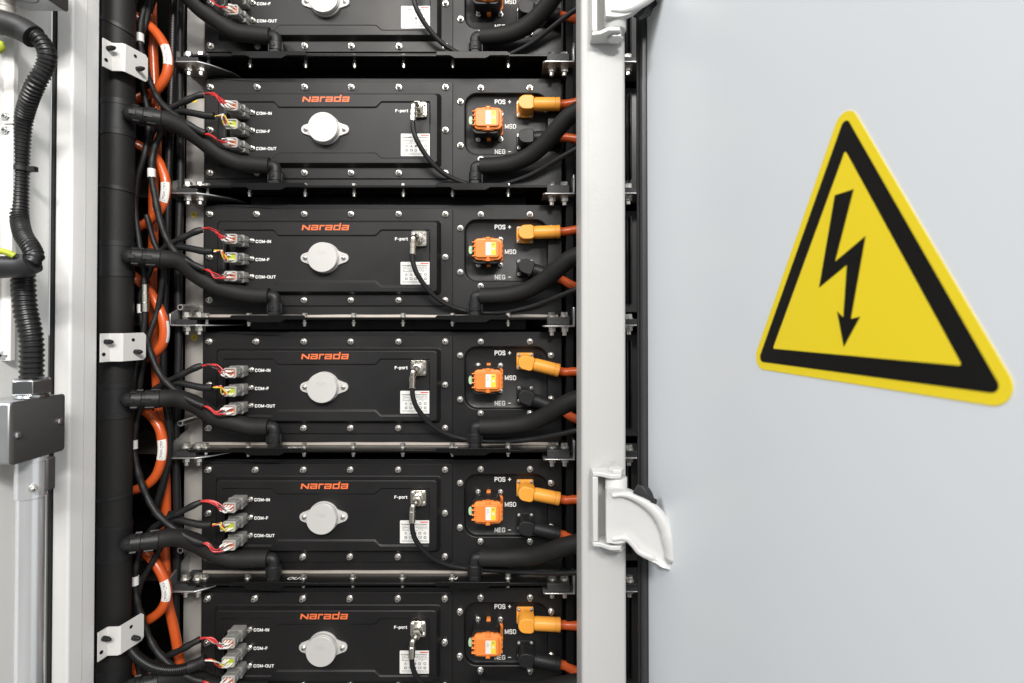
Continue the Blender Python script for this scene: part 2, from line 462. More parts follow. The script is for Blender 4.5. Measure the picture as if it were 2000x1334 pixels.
    for t, x, z in (('POS +', -18, 61), ('MSD', -3, 12), ('NEG \u2212', -18, -38)):
        mb = MB(); strokes(mb, t, X(x), yr, Z(z), .0092, .17, 'CENTER', .84); mb.build('port_lettering', M['white_print'], root)
    # round cap with two ears
    cx, cz = -361, -3
    mb = MB()
    out = []
    for i in range(96):
        a = 2 * math.pi * i / 96
        sn = abs(math.sin(a)); de = math.degrees(math.asin(min(1, sn))) 
        if de < 13: r = 37 * math.cos(math.asin(sn)) + math.sqrt(max(0, 9.2 ** 2 - (37 * sn) ** 2))
        else: r = 29.5 + 10 * max(0, 1 - (de - 13) / 17) ** 1.6
        out.append((cx + math.cos(a) * r, cz + math.sin(a) * r))
    mb.loft([lp(out, yl + .0005), lp(out, yl - .003), lp([(cx + (p[0] - cx) * .985, cz + (p[1] - cz) * .985) for p in out], yl - .0036)], False, True)
    pc = mb.build('cap_flange', M['cap'], root)
    mb = MB(); base = (X(cx), yl - .0036, Z(cz))
    mb.lathe(base, (0, -1, 0), [(0, .0286), (.0075, .0286), (.0080, .0276), (.0088, .0276), (.0092, .0286), (.0120, .0286), (.0130, .0278)], 48)
    pc = mb.build('cap', M['cap'], root, ang=25)
    mb = MB(); lettering(mb, 'Volt', X(cx - 1), yl - .0036 - .0133, Z(cz + 8), .0105, .0)
    mb.build('cap_engraving', M['cap_mark'], pc)
    s0 = bolt_mesh('cap_screw', (X(cx - 37), yl - .0036, Z(cz)), root, r=.0046, h=.005)
    inst(s0, root, (X(cx + 37), yl - .0036, Z(cz)))
    # three grey data connectors
    for k, (vz, kind) in enumerate(((28, 'o'), (-6.5, 'g'), (-41, 'o'))):
        c = MB(); x0, x1, h = -534, -510, 9.4
        yb0, ym, yf = yl, -.034, -.054
        def sec(x0, x1, z0, z1, y, r=3): return lp(rrect(x0, z0, x1, z1, r, 3), y)
        # receptacle half on the lid
        c.loft([sec(x0 - 1, x1 + 2, vz - h - 1, vz + h + 1, yb0), sec(x0 - 1, x1 + 2, vz - h - 1, vz + h + 1, ym + .008), sec(x0, x1 + 1, vz - h, vz + h, ym + .006)], False, True)
        # collar and plug half
        c.loft([sec(x0 - 2, x1 + 2.5, vz - h - 1.8, vz + h + 1.8, ym + .006), sec(x0 - 2, x1 + 2.5, vz - h - 1.8, vz + h + 1.8, ym + .003), sec(x0 + 1, x1, vz - h + .6, vz + h - .6, ym + .002),
                sec(x0 + 1, x1, vz - h + .6, vz + h - .6, yf + .004)], True, True)
        c.box((X(x1 - 1), ym - .012, Z(vz - 3.2)), (X(x1 + 1.8), ym + .004, Z(vz + 3.2)))
        c.box((X(x1 + 1.8), ym - .002, Z(vz - 2.2)), (X(x1 + 3), ym + .010, Z(vz + 2.2)))
        c.box((X(x0 - .8), ym - .012, Z(vz - 3.2)), (X(x0 + 1), ym + .004, Z(vz + 3.2)))
        c.box((X(x0 + 5), ym - .010, Z(vz - h - .9)), (X(x1 - 5), ym + .004, Z(vz - h + 1)))
        c.box((X(x0 + 5), ym - .010, Z(vz + h - 1)), (X(x1 - 5), ym + .004, Z(vz + h + .9)))
        c.box((X(x1 - 1), -.0305, Z(vz - 2)), (X(x1 + 2.4), -.014, Z(vz + 5)))
        body = c.build('data_connector', M['grey_plastic'], root, .0006)
        c = MB()
        a, b = rrect(x0, vz - h, x1, vz + h, 4, 3), rrect(x0 + 2.6, vz - h + 2.6, x1 - 2.6, vz + h - 2.6, 2.5, 3)
        c.loft([lp(a, yf + .004), lp(a, yf), lp(b, yf), lp(b, yf + .006)], True, False)
        c.build('collar', M['grey_edge'], body, .0005)
        c = MB(); c.prism([(X(p), Z(q)) for p, q in rrect(x0 + 2.4, vz - h + 2.4, x1 - 2.4, vz + h - 2.4, 2.5, 3)], yf + .0055, yf + .0025)
        c.build('insert', M['insert_orange'] if kind == 'o' else M['insert_green'], body)
        bs = bolt_mesh('connector_screw', (X(-502), yl, Z(vz + 2.2)), root, r=.0050, h=.0085) if k == 0 else inst(bs, root, (X(-502), yl, Z(vz + 2.2)))
    # slim strip standing left of the connectors
    mb = MB(); mb.box((X(-548), yl, Z(-56)), (X(-545.5), yl - .012, Z(26)))
    mb.build('connector_plate', M['black_coat'], root)
    # F-port plate
    mb = MB(); mb.prism([(X(a), Z(b)) for a, b in rrect(-194, 19, -164, 49, 4, 3)], yl, yl - .007)
    fp = mb.build('coax_plate', M['nickel'], root, .0008)
    mb = MB(); mb.lathe((X(-179), yl - .007, Z(34)), (0, -1, 0), [(0, .0100), (.004, .0100), (.005, .0085), (.010, .0085)], 20)
    mb.build('coax_socket', M['nickel'], fp)
    for a in (-189, -169):
        for b in (24, 44):
            mb = MB(); mb.lathe((X(a), yl - .007, Z(b)), (0, -1, 0), [(0, .0034), (.0018, .0034), (.0028, .0022)], 12); mb.build('plate_screw', M['bolt'], fp)
    # rating label
    mb = MB(); x0, x1, z0, z1 = -215, -158, -54, -10.5
    mb.prism([(X(a), Z(b)) for a, b in rrect(x0, z0, x1, z1, 1.5, 3)], yl, yl - .0005)
    lb = mb.build('rating_label', M['white_paper'], root)
    g = MB(); yy = yl - .00075
    rnd = random.Random(3)
    lettering(g, 'Rechargeable Lithium-ion Battery', X(-187.5), yy, Z(-17.6), .0037, .03)
    for k in range(4):
        zz = -21.6 - k * 2.6; x = x0 + 4
        while x < x1 - 5:
            w = rnd.uniform(1.5, 5)
            g.box((X(x), yy, Z(zz)), (X(min(x + w, x1 - 4)), yy - .00002, Z(zz + .8))); x += w + rnd.uniform(.5, 1.2) + (7 if rnd.random() < .12 else 0)
    for k in range(2):
        zz = -48.8 - k * 2.4; x = x0 + 3 + k * 2
        while x < x1 - 6:
            w = rnd.uniform(2, 5); g.box((X(x), yy, Z(zz)), (X(x + w), yy - .00002, Z(zz + .75))); x += w + .7
    def tri(cx, cz, r):
        for k in range(3):
            a0, a1 = R(90 + 120 * k), R(210 + 120 * k)
            p = [(cx + math.cos(a) * q, cz + math.sin(a) * q) for a, q in ((a0, r), (a1, r), (a1, r * .62), (a0, r * .62))]
            g.add([(X(a), yy, Z(b)) for a, b in p], [(0, 1, 2, 3)])
        g.box((X(cx - .3), yy, Z(cz - .8)), (X(cx + .3), yy - .00002, Z(cz + 1)))
    def circ(cx, cz, r, inner=.72):
        for k in range(14):
            a0, a1 = 2 * math.pi * k / 14, 2 * math.pi * (k + 1) / 14
            g.add([(X(cx + math.cos(a) * q), yy, Z(cz + math.sin(a) * q)) for a, q in ((a0, r), (a1, r), (a1, r * inner), (a0, r * inner))], [(0, 1, 2, 3)])
    for k, x in enumerate((-204, -194.5, -186, -177, -167)):
        if k < 2: tri(x, -35.2, 3.0)
        else: circ(x, -34.8, 2.7, .2 if k == 2 else .6)
    circ(-204, -43, 2.7, .5); circ(-186, -43, 2.8, .55); circ(-167, -43, 2.7, .5)
    g.box((X(-197.2), yy, Z(-45)), (X(-192), yy - .00002, Z(-44.2))); g.box((X(-197.2), yy, Z(-41.6)), (X(-192), yy - .00002, Z(-40.8)))
    g.box((X(-197.2), yy, Z(-45)), (X(-196.4), yy - .00002, Z(-41))); g.box((X(-193), yy, Z(-45)), (X(-192), yy - .00002, Z(-41)))
    lettering(g, 'CE', X(-176.5), yy, Z(-43), .0062, .01)
    g.mat(1); g.box((X(-176), yy, Z(-14.6)), (X(-161), yy - .00002, Z(-12.6)))
    g.build('label_print', [M['grey_print'], M['red_print']], lb)
    # orange service plug in the recess
    cx, cz = -44.5, 11.5; yr = .0105
    mb = MB(); mb.prism([(X(a), Z(b)) for a, b in rrect(cx - 27, cz - 20, cx + 27, cz + 20, 5, 4)], yr, .003)
    mb.prism([(X(a), Z(b)) for a, b in rrect(cx - 5, cz + 18, cx + 3, cz + 30, 1, 2)], yr, .000)
    mb.prism([(X(a), Z(b)) for a, b in rrect(cx - 5, cz - 30, cx + 3, cz - 18, 1, 2)], yr, .000)
    sp = mb.build('service_plug', M['orange_msd'], root, .001)
    mb = MB(); mb.loft([lp(rrect(cx - 24, cz - 18, cx + 26, cz + 18, 8, 4), .004), lp(rrect(cx - 24, cz - 18, cx + 26, cz + 18, 8, 4), -.020), lp(rrect(cx - 27, cz - 19, cx + 25, cz + 19, 9, 4), -.026)], False, True)
    mb.build('plug_body', M['orange_msd'], sp, .001)
    mb = MB()      # black lever frame wrapped round the plug
    a, b = rrect(cx - 31, cz - 26, cx + 21, cz + 26, 10, 4), rrect(cx - 28.5, cz - 21.5, cx + 23, cz + 21.5, 8, 4)
    mb.loft([lp(a, .006), lp(a, -.0275), lp(b, -.0275), lp(b, .006)], False, False, True)
    mb.build('lever_frame', M['black_plastic'], sp, .0008)
    mb = MB()      # front cover with stepped raised field
    a = rrect(cx - 28, cz - 20.5, cx + 25.5, cz + 20.5, 9, 4); b = rrect(cx - 24.5, cz - 16, cx + 20, cz + 16, 5, 4)
    mb.loft([lp(a, -.026), lp(a, -.0335), lp(b, -.0345), lp(b, -.0385)], True, True)
    for s in (1, -1):
        mb.box((X(cx - 5), -.027, Z(cz + s * 19)), (X(cx + 3.5), -.0365, Z(cz + s * 23)))
        mb.box((X(cx - 3.6), -.034, Z(cz + s * 15)), (X(cx + 2), -.0375, Z(cz + s * 20.6)))
        mb.box((X(cx - 12), -.027, Z(cz + s * 19)), (X(cx + 10), -.032, Z(cz + s * 22)))
    for z in (-13, -4, 5, 13):
        mb.box((X(cx - 31.5), -.029, Z(cz + z - 1.1)), (X(cx - 23), -.0365, Z(cz + z + 1.1)))
        mb.box((X(cx + 24.5), -.027, Z(cz + z - 2)), (X(cx + 27), -.033, Z(cz + z + 2)))
    mb.build('plug_cover', M['orange_msd'], sp, .0010)
    mb = MB(); mb.box((X(cx - 28.5), -.027, Z(cz - 11)), (X(cx - 26), -.0338, Z(cz - 5))); mb.box((X(cx - 28.5), -.027, Z(cz - 3)), (X(cx - 26), -.0338, Z(cz + 4))); mb.box((X(cx - 28.5), -.027, Z(cz + 6)), (X(cx - 26), -.0338, Z(cz + 12)))
    mb.build('cover_slot', M['black_plastic'], sp)
    mb = MB(); mb.prism([(X(a), Z(b)) for a, b in rrect(cx - 38, cz - 8, cx - 31, cz + 8, 6, 4)], -.0215, -.024)
    mb.build('release_tab', M['green_tab'], sp)
    mb = MB(); mb.box((X(cx - 35), -.017, Z(cz - 10)), (X(cx - 30), -.0215, Z(cz + 10)))
    mb.build('tab_holder', M['black_plastic'], sp)
    mb = MB(); yy = -.0387
    mb.prism([(X(a), Z(b)) for a, b in rrect(cx - 5, cz - 12, cx + 14, cz + 12.5, 1, 2)], -.0385, yy)
    mb.mat(1); mb.box((X(cx + 5), yy, Z(cz - 11.8)), (X(cx + 13.8), yy - .0001, Z(cz + 12.3)))
    mb.mat(2)
    for z in (8, 5.5, 3, .5): mb.box((X(cx - 3.2), yy, Z(cz + z)), (X(cx - 3.2 + (3, 5, 4, 5)[int(z) % 4]), yy - .0001, Z(cz + z + .5)))
    mb.box((X(cx + 7.4), yy - .0001, Z(cz + 7.5)), (X(cx + 11.2), yy - .0002, Z(cz + 9.2)))
    mb.mat(0); mb.box((X(cx + 7.6), yy - .0001, Z(cz - 2)), (X(cx + 11.4), yy - .0002, Z(cz + 2)))
    mb.build('plug_sticker', [M['white_paper'], M['yellow_print'], M['grey_print']], sp)
    s0 = bolt_mesh('plug_screw', (X(cx - 22), yr, Z(cz + 25)), sp, r=.0052, h=.010)
    for a, b in ((22, 25), (22, -25), (-22, -25)): inst(s0, sp, (X(cx + a), yr, Z(cz + b)))
    # flanges of the two power sockets
    for nm, zz, m in (('positive_socket', 45, M['orange_plug']), ('negative_socket', -20, M['black_plastic'])):
        mb = MB(); mb.prism([(X(a), Z(b)) for a, b in rrect(9, zz - 16.5, 42, zz + 16.5, 2.5, 3)], yr, yr - .004)
        mb.lathe((X(25.5), yr - .004, Z(zz)), (0, -1, 0), [(0, .0135), (.010, .0135)], 20)
        so = mb.build(nm, m, root, .0008)
        s0 = bolt_mesh('socket_screw', (X(13.5), yr - .004, Z(zz + 12.5)), so, r=.0036, h=.0042)
        for a, b in ((38, 12.5), (13.5, -12.5), (38, -12.5)): inst(s0, so, (X(a), yr - .004, Z(zz + b)))
    return root

pack = make_pack()
PACKLAB = ['black battery pack cut off by the top edge of the photo, topmost of the stack',
           'second battery pack from the top, whose black plug on NEG points level',
           'third battery pack from the top, between the second and fourth trays',
           'fourth battery pack from the top, its orange plug tilted down to the right',
           'fifth battery pack from the top, on the tray marked OUT and IN below it',
           'lowest black battery pack, cut off by the bottom edge of the photo']
PACKS = {}
for i in range(6):
    o = pack if i == 3 else copy_tree(pack, None, ZROW[i] - ZROW[3])
    o['label'] = PACKLAB[i]; PACKS[i] = o

# ------------------------------------------------------------------ trays under the packs
def make_tray():
    zc = ZROW[2]; z0 = zc - .1176
    root = thing('support_tray', (-.25, -.01, z0 - .012), 'tray', 'tray', 'black trays that carry the packs')
    mb = MB(); mb.box((-.612, -.036, z0 - .003), (.088, .60, z0))
    mb.build('deck', M['tray_black'], root, .0006)
    mb = MB(); mb.box((-.606, -.040, z0 - .0045), (.086, -.0362, z0 + .0002))
    mb.build('front_lip', M['tray_black'], root, .001)
    mb = MB(); mb.box((-.53, .035, z0 - .026), (.03, .06, z0 - .0032)); mb.build('stiffener', M['tray_black'], root, .002)
    for x0, x1 in ((-.528, -.388), (-.143, -.006)):
        mid = (x0 + x1) / 2
        a0, a1 = (x0 + .028, x0 + .036) if x0 < -.3 else (x0 + .026, x0 + .035)
        b0, b1 = (a1 + .058, a1 + .068)
        poly = [(x0, z0 - .0042), (a0, z0 - .0042), (a1, z0 - .0095), (b0, z0 - .0095), (b1, z0 - .0042), (x1, z0 - .0042), (x1, z0 + .0018), (x1 - .003, z0 + .0042), (x0 + .003, z0 + .0042), (x0, z0 + .0018)]
        mb = MB(); mb.prism(poly, -.0402, -.0432); mb.build('fitting_plate', M['tray_black'], root, .0008)
    mb = MB()
    for t, px in (('OUT', 575), ('IN', 884)):
        vs, fs = text_mesh(t, .0135, .02, shear=.25)
        cx = (px - 1000) / F * 1.005
        mb.add([(cx + p.x * 1.1, -.0215 + p.y * 1.0, z0 + .0004) for p in vs], fs)
    mb.build('deck_lettering', M['white_print'], root)
    b0 = None
    for px in (406, 488, 596.5, 692, 788, 884, 992.5):
        x = (px - 1000) / F * 1.018; y = -.020
        if b0 is None:
            mb = MB(); at = Vector((x, y, z0))
            mb.lathe(at, (0, 0, 1), [(0, .0060), (.0014, .0060), (.0014, .0048), (.0028, .0048)], 14)
            mb.lathe(at, (0, 0, 1), [(.0028, .0050), (.0078, .0050), (.0084, .0042)], 6)
            mb.lathe(at, (0, 0, -1), [(.003, .0030), (.0095, .0030), (.0095, .0044), (.0120, .0044), (.0120, .0030), (.0168, .0030)], 12)
            b0 = mb.build('tray_bolt', M['bolt'], root, ang=30)
            off = at - world_of(root); b0.data.transform(Matrix.Translation(-off)); b0.location = off
        else: inst(b0, root, (x, y, z0))
    return root
tray = make_tray()
for i in range(5):
    o = tray if i == 2 else copy_tree(tray, None, ZROW[i] - ZROW[2])
    o['label'] = 'black steel tray with hanging bolts under the %s battery pack%s' % (['topmost', 'second', 'third', 'fourth', 'fifth'][i], '' if i == 0 else ' from the top')

# ------------------------------------------------------------------ zinc brackets at the tray ends
def hexbolt(at, root, up=1):
    mb = MB(); at = Vector(at)
    mb.lathe(at, (0, 0, up), [(0, .0090), (.0016, .0090), (.0016, .0074), (.0034, .0074)], 16)
    mb.lathe(at, (0, 0, up), [(.0034, .0072), (.0090, .0072), (.0098, .0062)], 6, rot=.3)
    if up < 0: mb.lathe(at, (0, 0, up), [(.0098, .0042), (.0160, .0042), (.0168, .0034)], 12)
    return mb.build('hex_bolt' if up > 0 else 'hex_nut', M['bolt'], root, ang=30)

def make_bracket(side):
    z0 = ZROW[2] - .1176
    if side < 0:
        root = thing('tray_bracket', P(376, 634, -.02), 'b', 'bracket', 'galvanised brackets on the left rail')
        xl, xr = -.640, -.560; ys = -.042
        zf = z0 - .0135
        mb = MB()   # flange with a cut-away right corner
        plan = [(xl, ys), (-.592, ys), (-.576, -.030), (xr + .01, .0), (xr + .02, .04), (xl, .04)]
        mb.loft([[(x, y, zf - .003) for x, y in plan], [(x, y, zf) for x, y in plan]], True, True)
        mb.build('flange', M['zinc'], root, .001)
        mb = MB()   # upright, sloping at the back
        prof = [(ys, zf - .002), (.04, zf - .002), (.04, zf + .045), (.010, zf + .040), (ys, zf + .020)]
        mb.loft([[(xl - .004, y, z) for y, z in prof], [(xl, y, z) for y, z in prof]], True, True)
        mb.build('upright', M['zinc'], root, .001)
        mb = MB(); mb.box((xl + .006, ys + .004, zf + .0005), (xl + .046, .03, z0 - .0035)); mb.build('rubber_pad', M['rubber'], root, .001)
        xs = (xl + .021, xl + .044)
    else:
        root = thing('tray_bracket', P(1090, 634, -.02), 'b', 'bracket', 'galvanised brackets beside the right post')
        xl, xr = .058, .1175; ys = -.046
        zf = z0 - .0150
        mb = MB()
        plan = [(xl + .004, ys), (xr, ys), (xr, .05), (xl, .05), (xl, ys + .004)]
        mb.loft([[(x, y, zf - .003) for x, y in plan], [(x, y, zf) for x, y in plan]], True, True)
        mb.build('flange', M['zinc'], root, .001)
        mb = MB(); mb.box((xr - .0035, ys, zf + .0002), (xr, .05, zf + .034)); mb.build('upright', M['zinc'], root, .001)
        mb = MB(); mb.box((xl + .008, ys + .004, zf + .0005), (xl + .050, .04, z0 + .0005)); mb.build('rubber_pad', M['pad'], root, .001)
        xs = (xl + .018, xl + .042)
    for x in xs:
        hexbolt((x, -.024, z0 + .0005), root, 1); hexbolt((x, -.024, zf - .003), root, -1)
    return root
for side, nm in ((-1, 'on the left rail'), (1, 'beside the right post')):
    b = make_bracket(side)
    for i in range(5):
        o = b if i == 2 else copy_tree(b, None, ZROW[i] - ZROW[2])
        o['label'] = 'galvanised bracket %s below the %s battery pack%s' % (nm, ['topmost', 'second', 'third', 'fourth', 'fifth'][i], '' if i == 0 else ' from the top')

# ------------------------------------------------------------------ rails of the rack
def rail(x0, x1, y, label, sticker):
    root = thing('rack_rail', ((x0 + x1) / 2, y + .02, .13), label, 'rail')
    mb = MB(); mb.box((x0, y, .13), (x1, y + .003, 2.74)); mb.box((x0, y + .0032, .13), (x0 + .003, y + .05, 2.74))
    mb.build('web', M['rail'], root, .0008)
    if sticker:
        for py in (195, 419, 659):
            c = P(379, py, y); mb = MB()
            mb.lathe((c.x, y, c.z), (0, -1, 0), [(0, .0062), (.0003, .0062)], 20)
            mb.mat(1); d = y - .0005
            mb.box((c.x - .0004, d, c.z), (c.x + .0004, d - .0001, c.z + .004))
            for k, w in enumerate((.0036, .0024, .0012)): mb.box((c.x - w, d, c.z - k * .0015), (c.x + w, d - .0001, c.z - k * .0015 + .0007))
            mb.build('earth_sticker', [M['yellow_print'], M['grey_print']], root)
        for py in (600, 827, 1075):
            c = P(352, py, -.03); mb = MB()
            mb.lathe((c.x, -.03, c.z), (0, 1, 0), [(0, .0035), (0, .0058), (.05, .0058)], 16, cap0=False); mb.build('boss', M['zinc'], root)
    return root
rail(-.652, -.612, .022, 'grey galvanised upright rail behind the left ends of the packs', True)
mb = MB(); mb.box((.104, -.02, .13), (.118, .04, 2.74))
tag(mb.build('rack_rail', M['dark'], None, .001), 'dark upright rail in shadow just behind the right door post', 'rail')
for py, w in ((255, 0), (765, 0), (965, 0), (1015, 0)):
    pass

# ------------------------------------------------------------------ coolant pipe and its branch hoses
xp, yp = -.7005, -.095
root = thing('coolant_pipe', (xp, yp, .13), 'thick black vertical coolant pipe behind the white clamps', 'pipe')
mb = MB(); mb.lathe((xp, yp, .13), (0, 0, 1), [(0, .0248), (2.4, .0248)], 32, cap0=False); mb.build('pipe', M['pipe'], root)
for i in range(6):
    z = P(250, 780, yp).z + (3 - i) * PITCH_Z
    mb = MB(); mb.lathe((xp, yp, z - .032), (0, 0, 1), [(0, .0249), (.0005, .0262), (.010, .0262), (.0105, .0255), (.053, .0255), (.0535, .0262), (.063, .0262), (.0635, .0249)], 32)
    mb.build('tee_collar', M['black_plastic'], root, ang=20)
root = thing('coolant_pipe', (-.742, -.04, .13), 'second coolant pipe in shadow behind the thick one', 'pipe')
mb = MB(); mb.lathe((-.738, -.05, .13), (0, 0, 1), [(0, .026), (2.4, .026)], 24, cap0=False); mb.build('pipe', M['pipe'], root)
for py, sl, lab in ((38, .02, 'upper'), (362, .006, 'middle'), (978, -.006, 'lower')):
    c = P(228, py, yp - .027); n = 28
    path = [Vector((xp + math.cos(R(a)) * .0256, yp + math.sin(R(a)) * .0256, c.z - sl * math.cos(R(a)) * .6)) for a in range(-190, 11, 8)]
    mb = MB(); mb.loft([[p + Vector((0, 0, -.003)) for p in path], [p + Vector((0, 0, .003)) for p in path]], False, False) if False else None
    lo, hi = [p + Vector((0, 0, -.0032)) for p in path], [p + Vector((0, 0, .0032)) for p in path]
    k = len(path); cx = Vector((xp, yp, 0))
    out = lambda p: Vector((p.x + (p.x - xp) * .05, p.y + (p.y - yp) * .05, p.z))
    vs = lo + hi + [out(p) for p in lo] + [out(p) for p in hi]; fs = []
    for j in range(k - 1):
        fs += [(2 * k + j, 2 * k + j + 1, 3 * k + j + 1, 3 * k + j), (k + j, k + j + 1, 3 * k + j + 1, 3 * k + j), (j, j + 1, 2 * k + j + 1, 2 * k + j), (j, j + 1, k + j + 1, k + j)]
    mb.add(vs, fs)
    tag(mb.build('cable_tie', M['black_plastic'], None, loc=(xp, yp, c.z)), 'black cable tie, the %s of three round the thick coolant pipe' % lab, 'cable tie', 'cable ties round the coolant pipe')

JIT = random.Random(5)
def make_left_hose(i=3):
    zc = ZROW[3]; j = [Vector((JIT.uniform(-.002, .002), JIT.uniform(-.001, .001), JIT.uniform(-.004, .004))) for _ in range(8)]
    pts = [P(300, 779.5, -.098), P(322, 778, -.089), P(350, 781, -.074), P(385, 796, -.055), P(420, 815, -.043), P(456, 829, -.035), P(490, 833.5, -.031), P(524, 834, -.027)]
    pts = [p + (q if 1 < k < 6 else Vector()) for k, (p, q) in enumerate(zip(pts, j))]
    root = thing('coolant_hose', pts[3], 'h', 'hose', 'foam-clad coolant hoses on the left')
    path = resample(spline(pts, 8), .006)
    mb = MB(); mb.tube(path, .0158, 20); mb.build('hose', M['foam'], root)
    # quick connector on the pipe's tee
    a, b = P(250, 780.5, -.116), P(304, 779.5, -.098); d = (b - a); L = d.length
    mb = MB(); mb.lathe(a, d, [(0, .0125), (.004, .0135), (.006, .0150), (.020, .0150), (.021, .0138), (.026, .0138), (.0265, .0156), (.046, .0156), (.047, .0145), (L, .0145), (L + .001, .0158), (L + .004, .0158)], 22)
    q = mb.build('quick_connector', M['black_plastic'], root, ang=25)
    u, v, ax = frame(d)
    mb = MB()
    for ang in (90, 150, 30, 210, 330, 270):
        nrm = Vector((0, -1, 0)) * math.sin(R(ang)) + Vector((0, 0, 1)) * math.cos(R(ang)); t = ax; s = t.cross(nrm).normalized()
        for h0, h1 in ((.008, .018), (.029, .043)):
            c0 = a + t * h0 + nrm * .0148; c1 = a + t * h1 + nrm * .0148
            w = .0038
            vs = [c0 - s * w, c1 - s * w, c1 + s * w, c0 + s * w]; vs += [p + nrm * .0028 for p in vs]
            mb.add(vs, [(4, 5, 6, 7), (0, 1, 5, 4), (1, 2, 6, 5), (2, 3, 7, 6), (3, 0, 4, 7)])
    mb.build('latch', M['black_plastic'], q, .0004)
    mb = MB(); mb.lathe(a, -d, [(-.002, .0135), (.004, .0115), (.009, .0070), (.012, .002)], 18); mb.build('stub', M['black_plastic'], q, ang=60)
    fitting(root, P(536, 834, -.026), -1, zc)
    return root

def fitting(root, top, side, zc):
    """elbow that turns the hose down to the tray"""
    zt = zc - .1176
    mb = MB(); r = .0105
    cor = Vector((top.x, top.y, top.z))
    path = [cor + Vector((side * .014, 0, 0)), cor + Vector((side * .006, 0, 0)), cor + Vector((side * .0015, 0, -.0015)), cor + Vector((0, 0, -.006)), cor + Vector((0, 0, -.014))]
    mb.tube(spline(path, 4), r, 18)
    mb.lathe(cor + Vector((side * .010, 0, 0)), (side, 0, 0), [(0, .0118), (.002, .0128), (.004, .0128)], 20)
    q = mb.build('elbow', M['black_plastic'], root, ang=45)
    h = cor.z - .012 - zt
    mb = MB(); mb.lathe((cor.x, cor.y, zt), (0, 0, 1), [(0, .0120), (h * .35, .0120), (h * .37, .0110), (h * .43, .0110), (h * .45, .0124), (h * .95, .0124), (h, .0112)], 22)
    c = mb.build('coupling', M['black_plastic'], q, ang=25)
    mb = MB()
    for sx in (1, -1):
        mb.box((cor.x + sx * .0120, cor.y - .004, zt + h * .30), (cor.x + sx * .0142, cor.y + .004, zt + h * .92))
    mb.box((cor.x - .0035, cor.y - .0134, zt + h * .6), (cor.x + .0035, cor.y - .0118, zt + h * .78))
    mb.box((cor.x - .007, cor.y - .0132, zt + h * .08), (cor.x + .007, cor.y - .0112, zt + h * .34))
    mb.build('clip', M['black_plastic'], q, .0004)

def make_right_hose(i=3):
    zc = ZROW[3]; rise = (.013, .011, .004, 0, -.004, 0)[i]
    pts = [P(938, 833, -.024), P(965, 833, -.026), P(1000, 831, -.032), P(1035, 825, -.045), P(1066, 812, -.064), P(1092, 796, -.083), P(1118, 783, -.098), P(1150, 774, -.106), P(1190, 770, -.108)]
    pts = [p + Vector((0, 0, rise * min(1, max(0, (k - 2) / 4)) ** 1.3)) for k, p in enumerate(pts)]
    root = thing('coolant_hose', pts[3], 'h', 'hose', 'foam-clad coolant hoses on the right')
    path = resample(spline(pts, 8), .006)
    mb = MB(); mb.tube(path, .0160, 20); mb.build('hose', M['foam'], root)
    fitting(root, P(928, 833, -.024), 1, zc)
    return root
for mk, nm in ((make_left_hose, 'black foam-clad hose from the thick pipe to the %s battery pack%s'), (make_right_hose, 'black foam-clad hose curving right from the %s battery pack%s')):
    for i in range(6):
        o = mk(i); o.location.z += ZROW[i] - ZROW[3]
        o['label'] = nm % (ORD[i], '' if i in (0, 5) else ' from the top')

# ------------------------------------------------------------------ coax leads of the F-ports
def make_coax(i=3):
    zc = ZROW[3]; yl = -.0128; sag = JIT.uniform(-4, 4)
    root = thing('antenna_cable', (-.179, -.03, zc - .04), 'c', 'cable', 'black leads of the F-ports')
    mb = MB(); c = Vector((-.179, yl - .016, zc + .034))
    mb.lathe(c, (0, -1, 0), [(0, .0098), (.009, .0098), (.010, .0075), (.014, .0075)], 6, up=(0, 0, 1))
    e = c + Vector((0, -.014, 0)); t = Vector((-.0045, -.0075, -.0045))
    mb.tube(spline([e, e + Vector((-.003, -.004, -.003)), e + t, e + t + Vector((-.001, 0, -.010))], 5), .0058, 14)
    a = e + t + Vector((-.001, 0, -.008))
    mb.lathe(a, (-.02, 0, -1), [(0, .0058), (.001, .0066), (.009, .0066), (.0095, .0060), (.021, .0062), (.022, .0052)], 16)
    mb.build('plug', M['nickel'], root, ang=30)
    s = a + Vector((-.0005, 0, -.020))
    pts = [s, s + Vector((.001, .001, -.018)), P(814 + sag * .5, 797, -.046), P(836 + sag, 824 + sag, -.034), P(866 + sag * .6, 845 + sag * .5, -.020), P(903, 857, -.008), P(935, 861, -.004), P(985, 862, -.012), P(1040, 858, -.042), P(1098, 847, -.084), P(1140, 838, -.106), P(1180, 834, -.108)]
    mb = MB(); mb.tube(resample(spline(pts, 8), .005), .0047, 12); mb.build('lead', M['sleeve'], root)
    return root
for i in range(6):
    o = make_coax(i); o.location.z += ZROW[i] - ZROW[3]
    o['label'] = 'thin black lead on the F-port of the %s battery pack%s' % (ORD[i], '' if i in (0, 5) else ' from the top')

